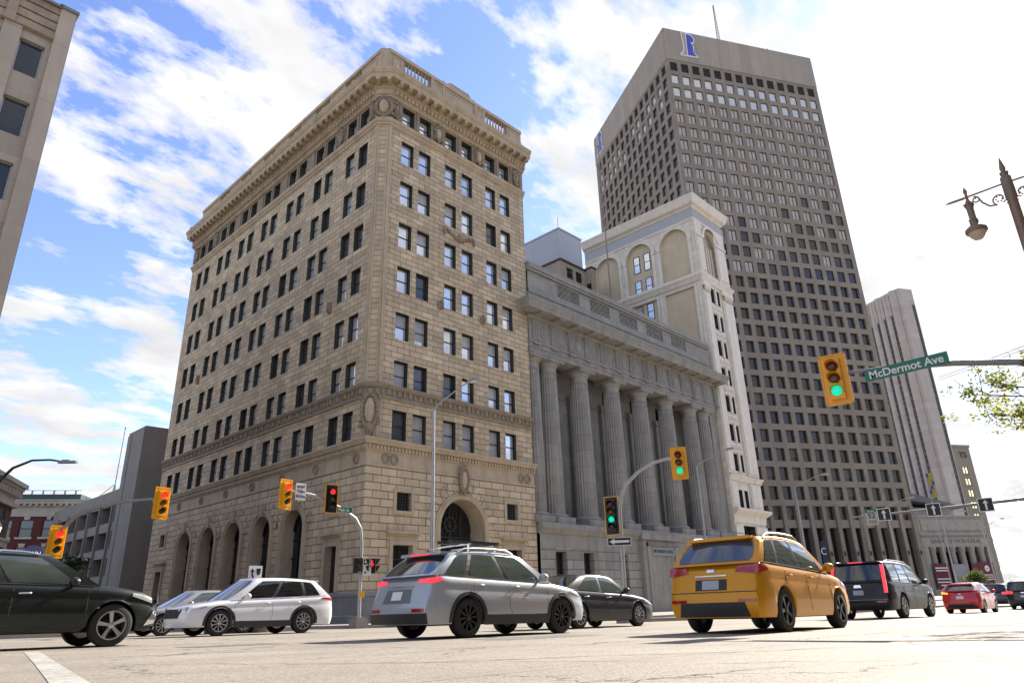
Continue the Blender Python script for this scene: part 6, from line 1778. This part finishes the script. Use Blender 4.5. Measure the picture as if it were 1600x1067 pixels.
make_car('pearl white SUV driving left in the far lanes, below the arched windows', 'SUV', (10.95, 22.2, gz), math.pi, S_white)

# silver blue crossover with roof rack
def ex_silver(t, f):
    E, Sd = f['endpatch'], f['sidepatch']; hL = f['hL']
    for s in (1, -1):
        Sd('tail_light', [(-hL + .02, .95), (-hL + .36, 1.0), (-hL + .3, 1.06), (-hL + .02, 1.05)], s, m_tail_on, .012)
        E('tail_light', [(s * .85, .95), (s * .5, .97), (s * .5, 1.03), (s * .85, 1.05)], -1, m_tail_on, .012)
        E('reflector', [(s * .78, .46), (s * .5, .46), (s * .5, .52), (s * .78, .52)], -1, m_tail, .012)
        Sd('headlight', [(hL - .6, .82), (hL - .1, .72), (hL - .08, .82), (hL - .5, .93)], s, m_head, .01)
    E('rear_bumper_cladding', [(-.84, .26), (.84, .26), (.84, .44), (-.84, .44)], -1, m_clad_b, .016)
    E('tailgate_recess', [(-.42, .62), (.42, .62), (.36, .86), (-.36, .86)], -1, mat('silver_recess_shade', (0.16, 0.175, 0.19), .4, .02, metal=.4), .006); plate_(f, .75, t)  # tailgate recess shade put into a darker silver patch
    g = MB(); x, y, z = f['side'](1, 1); g.box(x - .22, x + .1, -y * .95, y * .95, z - .03, z + .025); g.build('rear_spoiler', S_silver['paint'], t)
    g = MB(); g.box(x - .235, x - .215, -.28, .28, z - .025, z + .005); g.build('high_brake_light', m_tail_on, t)
    E('tailgate_chrome', [(-.4, .9), (.4, .9), (.4, .92), (-.4, .92)], -1, m_chrome, .02)
S_silver = dict(name='crossover', L=4.55, W=1.84, H=1.6, wb=2.67, fo=.9, wr=.35, sill=.25, top=[(-2.27, 1.02), (-2.15, 1.1), (-1.0, 1.06), (.85, .99), (1.1, .98), (1.7, .9), (2.05, .82), (2.27, .7)],
    cab=(1.2, .2, -1.55, -2.12), wins=[(.1, .42), (.46, .74), (.78, .93)], rrd=.08, paint=paint('silver_blue_paint', (0.38, 0.41, 0.44), .35, .3), seams=[.95, -.2, -1.15], handles=[(-.02, .9), (-1.0, .92)], handle_m=MATS['silver_blue_paint'], mirror=(.68, 1.03), rails=m_galv, crossbars=True, clad=m_clad_b, rim=m_rimd, spokes=10, trim=m_chrome, sideglass=m_autol, rkR=.28, extra=ex_silver)
gz = G(10.5, 11)
make_car('silver blue crossover with roof crossbars and lit tail lamps, in the middle of the road', 'SUV', (9.62 + .96, 11.1, gz), 0, S_silver)

# dark sedan beyond it
def ex_sedan(t, f):
    E, Sd = f['endpatch'], f['sidepatch']; hL = f['hL']
    for s in (1, -1):
        Sd('headlight', [(hL - .6, .66), (hL - .06, .58), (hL - .05, .68), (hL - .5, .76)], s, m_head, .01)
        E('headlight', [(s * .8, .58), (s * .5, .56), (s * .5, .66), (s * .8, .68)], 1, m_head)
        E('tail_light', [(s * .82, .72), (s * .4, .74), (s * .4, .86), (s * .82, .86)], -1, m_tail)
        Sd('tail_light', [(-hL + .02, .72), (-hL + .35, .78), (-hL + .3, .88), (-hL + .02, .86)], s, m_tail)
    E('grille', [(-.4, .34), (.4, .34), (.5, .55), (-.5, .55)], 1, m_clad_b, .012); plate_(f, .66, t)
S_sedan = dict(name='sedan', L=4.8, W=1.82, H=1.45, wb=2.78, fo=.95, wr=.33, sill=.19, top=[(-2.4, .93), (-2.3, .98), (-1.7, 1.0), (-.9, .97), (.8, .90), (1.1, .88), (1.8, .79), (2.2, .7), (2.4, .6)],
    cab=(1.25, .3, -.95, -1.95), wins=[(.12, .46), (.5, .82)], rw=.74, paint=paint('charcoal_paint', (0.02, 0.02, 0.025), .2, .28, .5), seams=[.95, -.15, -1.15], handles=[(.0, .8), (-1.0, .82)], mirror=(.7, .93), rails=None, rim=m_rim, spokes=10, trim=m_chrome, sideglass=m_autol, extra=ex_sedan, rkF=.2)
make_car('charcoal sedan half hidden behind the silver blue crossover', 'car', (18.45 - 1.45, 13.6, G(17.4, 13.4)), 0, S_sedan)

# golden yellow SUV
def ex_yel(t, f):
    E, Sd = f['endpatch'], f['sidepatch']; hL = f['hL']
    for s in (1, -1):
        Sd('tail_light', [(-hL + .02, .96), (-hL + .42, 1.02), (-hL + .3, 1.14), (-hL + .02, 1.1)], s, m_tail, .012)
        E('tail_light', [(s * .86, .95), (s * .45, 1.0), (s * .5, 1.09), (s * .86, 1.12)], -1, m_tail, .012)
        E('reflector', [(s * .8, .5), (s * .5, .5), (s * .5, .55), (s * .8, .55)], -1, m_tail, .012)
        Sd('headlight', [(hL - .6, .84), (hL - .1, .74), (hL - .08, .84), (hL - .5, .96)], s, m_head, .01)
        g = MB(); g.lathe([(.04, 0), (.04, .12)], (-hL + .1, s * .45, .3), 8, axis='x'); g.build('exhaust_tip', m_chrome, t)
    E('bumper_insert', [(-.66, .27), (.66, .27), (.6, .5), (-.6, .5)], -1, m_clad_b, .014)
    E('tailgate_groove', [(-.82, .66), (.82, .66), (.82, .675), (-.82, .675)], -1, m_clad_b, .004); E('chrome_strip', [(-.3, .93), (.3, .93), (.3, .95), (-.3, .95)], -1, m_chrome, .02)
    E('plate_recess', [(-.3, .7), (.3, .7), (.3, .88), (-.3, .88)], -1, m_clad_b, .004)
    plate_(f, .79, t, mat('plate_grey', (0.38, 0.38, 0.42), .4), .32)
    E('badge', [(-.07, 1.0), (.07, 1.0), (.07, 1.05), (-.07, 1.05)], -1, m_chrome, .015)
    g = MB(); x, y, z = f['side'](1, 1); g.box(x - .2, x + .1, -y * .95, y * .95, z - .03, z + .025); g.build('rear_spoiler', S_yel['paint'], t)
S_yel = dict(name='suv', L=4.52, W=1.84, H=1.68, wb=2.69, fo=.88, wr=.36, sill=.25, top=[(-2.26, 1.06), (-2.15, 1.14), (-1.0, 1.1), (.85, 1.02), (1.1, 1.01), (1.7, .94), (2.05, .86), (2.26, .72)],
    cab=(1.2, .2, -1.6, -2.1), wins=[(.1, .42), (.46, .74), (.78, .93)], rrd=.08, paint=paint('golden_yellow_paint', (0.60, 0.265, 0.006), .35, .28, .4), seams=[.95, -.2, -1.15], handles=[(-.02, .92), (-1.0, .94)], handle_m=MATS['golden_yellow_paint'], mirror=(.68, 1.06), rails=m_galvd, clad=None, rim=m_rimd, spokes=5, trim=m_clad_b, rkR=.22, extra=ex_yel, sideglass=m_autol, rearglass=mat('sky_lit_glass', (0.14, 0.15, 0.17), .05, .1, .5, metal=.5))
make_car('golden yellow SUV seen from behind in the nearest lane on the right', 'SUV', (12.6 + 1.28, 6.5, G(13, 6.4)), R(1.5), S_yel)

# large black SUV with tall tail lamps
def ex_esc(t, f):
    E, Sd = f['endpatch'], f['sidepatch']; hL = f['hL']
    for s in (1, -1):
        g = MB()
        pts = [(-hL - .02, s * .93, .82), (-hL + .02, s * .93, 1.1)] + [(lambda p: (p[0] - .03, s * (p[1] + .0), p[2]))(f['side'](1, q)) for q in (.15, .4, .65, .85)]
        for a, c in zip(pts, pts[1:]):
            T = [(a[0] - .02, a[1] + .0, a[2]), (a[0] - .04, a[1] - s * .085, a[2]), (c[0] - .04, c[1] - s * .085, c[2]), (c[0] - .02, c[1], c[2])]
            g.poly(T); B = [(p[0] + .12, p[1], p[2]) for p in T]
            for i in range(4): g.quad(T[i], B[i], B[(i + 1) % 4], T[(i + 1) % 4])
            g.quad((a[0] - .02, a[1] + s * .012, a[2]), (a[0] + .05, a[1] + s * .012, a[2]), (c[0] + .05, c[1] + s * .012, c[2]), (c[0] - .02, c[1] + s * .012, c[2]))
        g.build('tail_light', m_tail_on, t)
        E('reflector', [(s * .85, .52), (s * .55, .52), (s * .55, .57), (s * .85, .57)], -1, m_tail, .014)
        Sd('headlight', [(hL - .5, .8), (hL - .08, .76), (hL - .08, 1.0), (hL - .45, 1.08)], s, m_head, .01)
    E('rear_window_surround', [(-.7, .98), (.7, .98), (.7, 1.14), (-.7, 1.14)], -1, m_clad_b, .004)
    plate_(f, .84, t, mat('plate_grey', (0.38, 0.38, 0.42), .4), .34); E('badge', [(-.13, 1.0), (.13, 1.0), (.1, 1.09), (-.1, 1.09)], -1, m_chrome, .02)
    E('bumper_trim', [(-.9, .6), (.9, .6), (.9, .62), (-.9, .62)], -1, m_galvd, .012)
    g = MB(); x, y, z = f['side'](1, 1); g.box(x - .16, x + .1, -y * .95, y * .95, z - .03, z + .02); g.build('rear_spoiler', S_esc['paint'], t)
    g = MB(); g.box(x - .175, x - .155, -.25, .25, z - .022, z + .01); g.build('high_brake_light', m_tail_on, t)
S_esc = dict(name='suv', L=5.18, W=2.04, H=1.89, wb=2.95, fo=1.0, wr=.40, sill=.3, top=[(-2.59, 1.12), (-2.5, 1.18), (-1.0, 1.16), (.95, 1.14), (1.3, 1.13), (2.0, 1.1), (2.4, 1.04), (2.59, .9)],
    cab=(1.3, .55, -2.25, -2.5), wins=[(.08, .36), (.39, .64), (.67, .95)], rw=.83, rfd=.08, rrd=.05, paint=paint('deep_black_paint', (0.006, 0.006, 0.007), .0, .3, .35), seams=[1.1, -.1, -1.1], handles=[(.1, .98), (-.9, 1.0)], mirror=(.95, 1.16), rails=m_chrome, trim=m_chrome, rim=m_rim, spokes=7, clad=None, bowR=.05, cbR=.04, extra=ex_esc)
make_car('large black SUV with tall vertical red tail lamps, ahead of the golden yellow SUV', 'SUV', (27.5 + 1.35, 8.95, G(28.4, 9.0)), R(-1), S_esc)

# red hatchback
def ex_hatch(t, f):
    E, Sd = f['endpatch'], f['sidepatch']; hL = f['hL']
    for s in (1, -1):
        Sd('tail_light', [(-hL + .02, .9), (-hL + .32, .95), (-hL + .26, 1.1), (-hL + .02, 1.1)], s, m_tail, .012)
        E('tail_light', [(s * .83, .92), (s * .52, .9), (s * .5, .97), (s * .8, 1.04)], -1, m_turn if s > 0 else m_tail, .014)
        Sd('headlight', [(hL - .6, .72), (hL - .08, .64), (hL - .06, .74), (hL - .5, .86)], s, m_head, .01)
    E('bumper_insert', [(-.7, .24), (.7, .24), (.55, .42), (-.55, .42)], -1, m_clad_b, .014); plate_(f, .74, t, m_signw, .32); E('badge', [(-.06, .88), (.06, .88), (.06, .92), (-.06, .92)], -1, m_chrome, .015)
    g = MB(); x, y, z = f['side'](1, 1); g.box(x - .22, x + .1, -y * .95, y * .95, z - .03, z + .025); g.build('rear_spoiler', S_hatch['paint'], t)
S_hatch = dict(name='hatchback', L=4.05, W=1.74, H=1.48, wb=2.49, fo=.82, wr=.31, sill=.2, top=[(-2.02, .98), (-1.95, 1.06), (-.9, 1.0), (.8, .93), (1.05, .92), (1.5, .86), (1.85, .76), (2.02, .62)],
    cab=(1.2, .2, -1.35, -1.92), wins=[(.1, .44), (.48, .84)], rw=.76, rrd=.1, paint=paint('bright_red_paint', (0.55, 0.012, 0.015), .1, .28), seams=[.85, -.15, -1.0], handles=[(.0, .84), (-.9, .86)], handle_m=MATS['bright_red_paint'], mirror=(.65, .98), rails=None, trim=m_clad_b, rim=m_rim, clad=None, extra=ex_hatch, rkR=.2, rearglass=MATS['sky_lit_glass'])
make_car('small bright red hatchback following the large black SUV', 'car', (43 + 1.1, 9.6, G(43.5, 9.9)), 0, S_hatch)

# far minivan and others
def ex_van(t, f):
    E, Sd = f['endpatch'], f['sidepatch']; hL = f['hL']
    for s in (1, -1):
        E('tail_light', [(s * .92, .95), (s * .55, .95), (s * .55, 1.12), (s * .92, 1.15)], -1, m_tail_on, .014); Sd('tail_light', [(-hL + .02, .95), (-hL + .3, .97), (-hL + .28, 1.12), (-hL + .02, 1.14)], s, m_tail_on)
    plate_(f, .8, t, m_signw, .32); E('badge', [(-.1, 1.0), (.1, 1.0), (.1, 1.06), (-.1, 1.06)], -1, m_chrome, .015)
S_van = dict(name='minivan', L=5.0, W=1.98, H=1.76, wb=3.05, fo=.95, wr=.34, sill=.24, top=[(-2.5, 1.08), (-2.4, 1.14), (-1.0, 1.1), (1.0, 1.0), (1.4, .97), (2.0, .86), (2.5, .68)],
    cab=(1.6, .5, -2.1, -2.4), wins=[(.1, .36), (.4, .64), (.68, .94)], paint=paint('plum_black_paint', (0.02, 0.013, 0.02), .3, .28), seams=[1.0, -.1, -1.2], handles=[(.1, .9), (-1.0, .92)], mirror=(.95, 1.08), rails=m_galvd, rim=m_rim, extra=ex_van)
make_car('dark plum minivan with lit tail lamps farther up the street, right of the red hatchback', 'van', (70.4 + 1.0, 13.3, G(71, 13)), 0, S_van)
S2 = dict(S_van); S2['paint'] = paint('navy_black_paint', (0.012, 0.014, 0.022), .3, .28); S2['name'] = 'suv'
make_car('dark SUV cut off by the right edge of the view beside the plum minivan', 'SUV', (60.5, 9.55, G(60, 9.5)), 0, S2)
S3 = dict(S_sedan); S3['paint'] = paint('silver_grey_paint', (0.30, 0.30, 0.31), .4, .3); 
make_car('small silver sedan parked behind the nose of the dark green black SUV at left', 'car', (10.9, 26.2, G(10.6, 26)), math.pi, S3)
S4 = dict(S_sedan); S4['paint'] = paint('dark_grey_paint', (0.04, 0.04, 0.045), .4, .3)
make_car('dark grey sedan parked on the side street, just past the nose of the near SUV', 'car', (8.6, 33.0, G(8.6, 33)), R(80), S4)
S5 = dict(S_sedan); S5['paint'] = paint('pale_blue_white_paint', (0.5, 0.53, 0.58), .2, .3)
make_car('pale sedan far up the street between the red hatchback and the plum minivan', 'car', (95, 20.2, G(95, 20)), math.pi, S5)
S6 = dict(S_sedan); S6['paint'] = MATS['silver_grey_paint']
make_car('distant silver sedan oncoming behind the red hatchback, left of it', 'car', (78, 21.5, G(78, 21.5)), math.pi, S6)

# ------------------------------------------------------------ street tree at the right, and small greenery
def tree(label, base, height, crown_c, crown_r, nleaf, seed, name='street_tree', leaf=.09, trunk_r=.16, ndens=90, cols=((0.13, 0.19, 0.02), (0.26, 0.25, 0.03), (0.08, 0.11, 0.02))):
    r = random.Random(seed); t = thing(name, label, 'tree', base)
    bx, by, bz = base; C_ = Vector(crown_c) - Vector(base)
    b = MB(); top_ = Vector((C_.x * .25, C_.y * .25, height * .45))
    b.tube([(0, 0, -.1), (.02, .03, height * .2), tuple(top_)], [trunk_r * 1.2, trunk_r, trunk_r * .75], 9)
    tips = []
    nl = max(5, ndens // 14)
    for i in range(nl):
        a = 2 * math.pi * i / nl + r.uniform(-.2, .2); el = r.uniform(-.35, .75)
        tip = C_ + Vector((math.cos(a) * crown_r[0] * .8, math.sin(a) * crown_r[1] * .8, el * crown_r[2]))
        p1 = top_.lerp(tip, .4) + Vector((r.uniform(-.15, .15), r.uniform(-.15, .15), .25)); p2 = top_.lerp(tip, .75) + Vector((r.uniform(-.2, .2), r.uniform(-.2, .2), .18))
        limb = [top_, p1, p2, tip]; b.tube([tuple(p) for p in limb], [trunk_r * .35, trunk_r * .22, trunk_r * .12, .008], 6, caps=False)
        for q in range(14):
            t_ = r.uniform(.25, 1.0) * 2.999; k0 = int(t_); s0 = limb[k0].lerp(limb[k0 + 1], t_ - k0)
            dv = (tip - top_).normalized() * r.uniform(.2, .9) + Vector((r.gauss(0, .7), r.gauss(0, .7), r.gauss(-.05, .4)))
            e0 = s0 + dv.normalized() * r.uniform(.35, .95) * crown_r[0] * .5
            mid = s0.lerp(e0, .5) + Vector((r.gauss(0, .05), r.gauss(0, .05), r.gauss(0, .05)))
            b.tube([tuple(s0), tuple(mid), tuple(e0)], [.012, .008, .004], 4, caps=False); tips.append((s0, e0))
    b.build('trunk', mat('bark', (0.09, 0.07, 0.055), .9, .2, 5, bump=.5), t, smooth=60)
    b = MB(); cl = []
    for m_, tip in tips:
        for q in range(4):
            cl.append(m_.lerp(tip, r.uniform(.2, 1.05)) + Vector((r.gauss(0, .14), r.gauss(0, .14), r.gauss(0, .1))))
    for i in range(nleaf):
        p = cl[int(len(cl) * r.random() ** 1.3)] + Vector((r.gauss(0, leaf * 1.7), r.gauss(0, leaf * 1.7), r.gauss(0, leaf * 1.1)))
        s = leaf * r.uniform(.6, 1.25)
        u = Vector((r.gauss(0, 1), r.gauss(0, 1), r.gauss(0, .6))).normalized(); v = u.cross(Vector((r.gauss(0, 1), r.gauss(0, 1), r.gauss(0, 1)))).normalized()
        mi = r.choice((0, 0, 1, 2))
        b.poly([tuple(p - u * s), tuple(p - u * s * .2 + v * s * .42), tuple(p + u * s), tuple(p - u * s * .1 - v * s * .42)], mi)
    ms = []
    for i, c in enumerate(cols):
        m = mat('leaf_%s_%d' % (name, i), c, .55, .25, 2.0)
        if not m.get('tr'):
            nt = m.node_tree; pb = nt.nodes['Principled BSDF']; out = [n for n in nt.nodes if n.type == 'OUTPUT_MATERIAL'][0]
            tl = nt.nodes.new('ShaderNodeBsdfTranslucent'); tl.inputs[0].default_value = (c[0] * 1.6, c[1] * 1.5, c[2], 1)
            mx = nt.nodes.new('ShaderNodeMixShader'); mx.inputs[0].default_value = .45
            nt.links.new(pb.outputs[0], mx.inputs[1]); nt.links.new(tl.outputs[0], mx.inputs[2]); nt.links.new(mx.outputs[0], out.inputs[0]); m['tr'] = 1
        ms.append(m)
    b.build('crown', ms, t, uvs=False)
    return t
tree('leafy street tree reaching in at the right edge under the McDermot Ave plate', (18.6, -1.5, G(18.6, -1.5)), 6.6, (17.9, .75, 4.25), (1.7, 2.7, 1.25), 10500, 5, leaf=.05, ndens=170)
tree('small distant green tree before the temple bank columns', (150, 31, G(150, 31) + .1), 3.6, (150, 31, 2.1), (1.5, 1.5, 1.2), 1500, 8, 'small_tree', .2, .12, 26, ((0.05, 0.08, 0.02), (0.09, 0.10, 0.025), (0.03, 0.05, 0.015)))
tree('small green tree before the red brick block, behind the blue MAIN plate', (12.5, 52, G(12.5, 52) + .1), 4.6, (12.5, 52, 3.6), (1.3, 1.3, 1.0), 1300, 9, 'side_street_tree', .16, .1, 30, ((0.04, 0.07, 0.018), (0.06, 0.09, 0.02), (0.03, 0.045, 0.015)))
# orange barrels and far signals
m_or = mat('barrel_orange', (0.75, 0.2, 0.02), .5)
for i, (x, y, lb_) in enumerate(((118, 24.5, 'orange traffic barrel far up the street, left one by the temple bank'), (124, 22.2, 'orange traffic barrel far up the street, beside the tan hotel block corner'))):
    b = MB(); b.lathe([(.42, 0), (.42, .1), (.34, .12), (.31, .5), (.3, .9), (.24, 1.25), (.1, 1.3)], (0, 0, 0), 12, 0)
    for z in (.35, .8): b.lathe([(.345, z), (.335, z + .2)], (0, 0, 0), 12, 1)
    o = b.build('traffic_barrel', [m_or, m_signw], None); o.location = (x, y, G(x, y)); tag(o, lb_, 'traffic barrel', 'orange barrels far up the street')
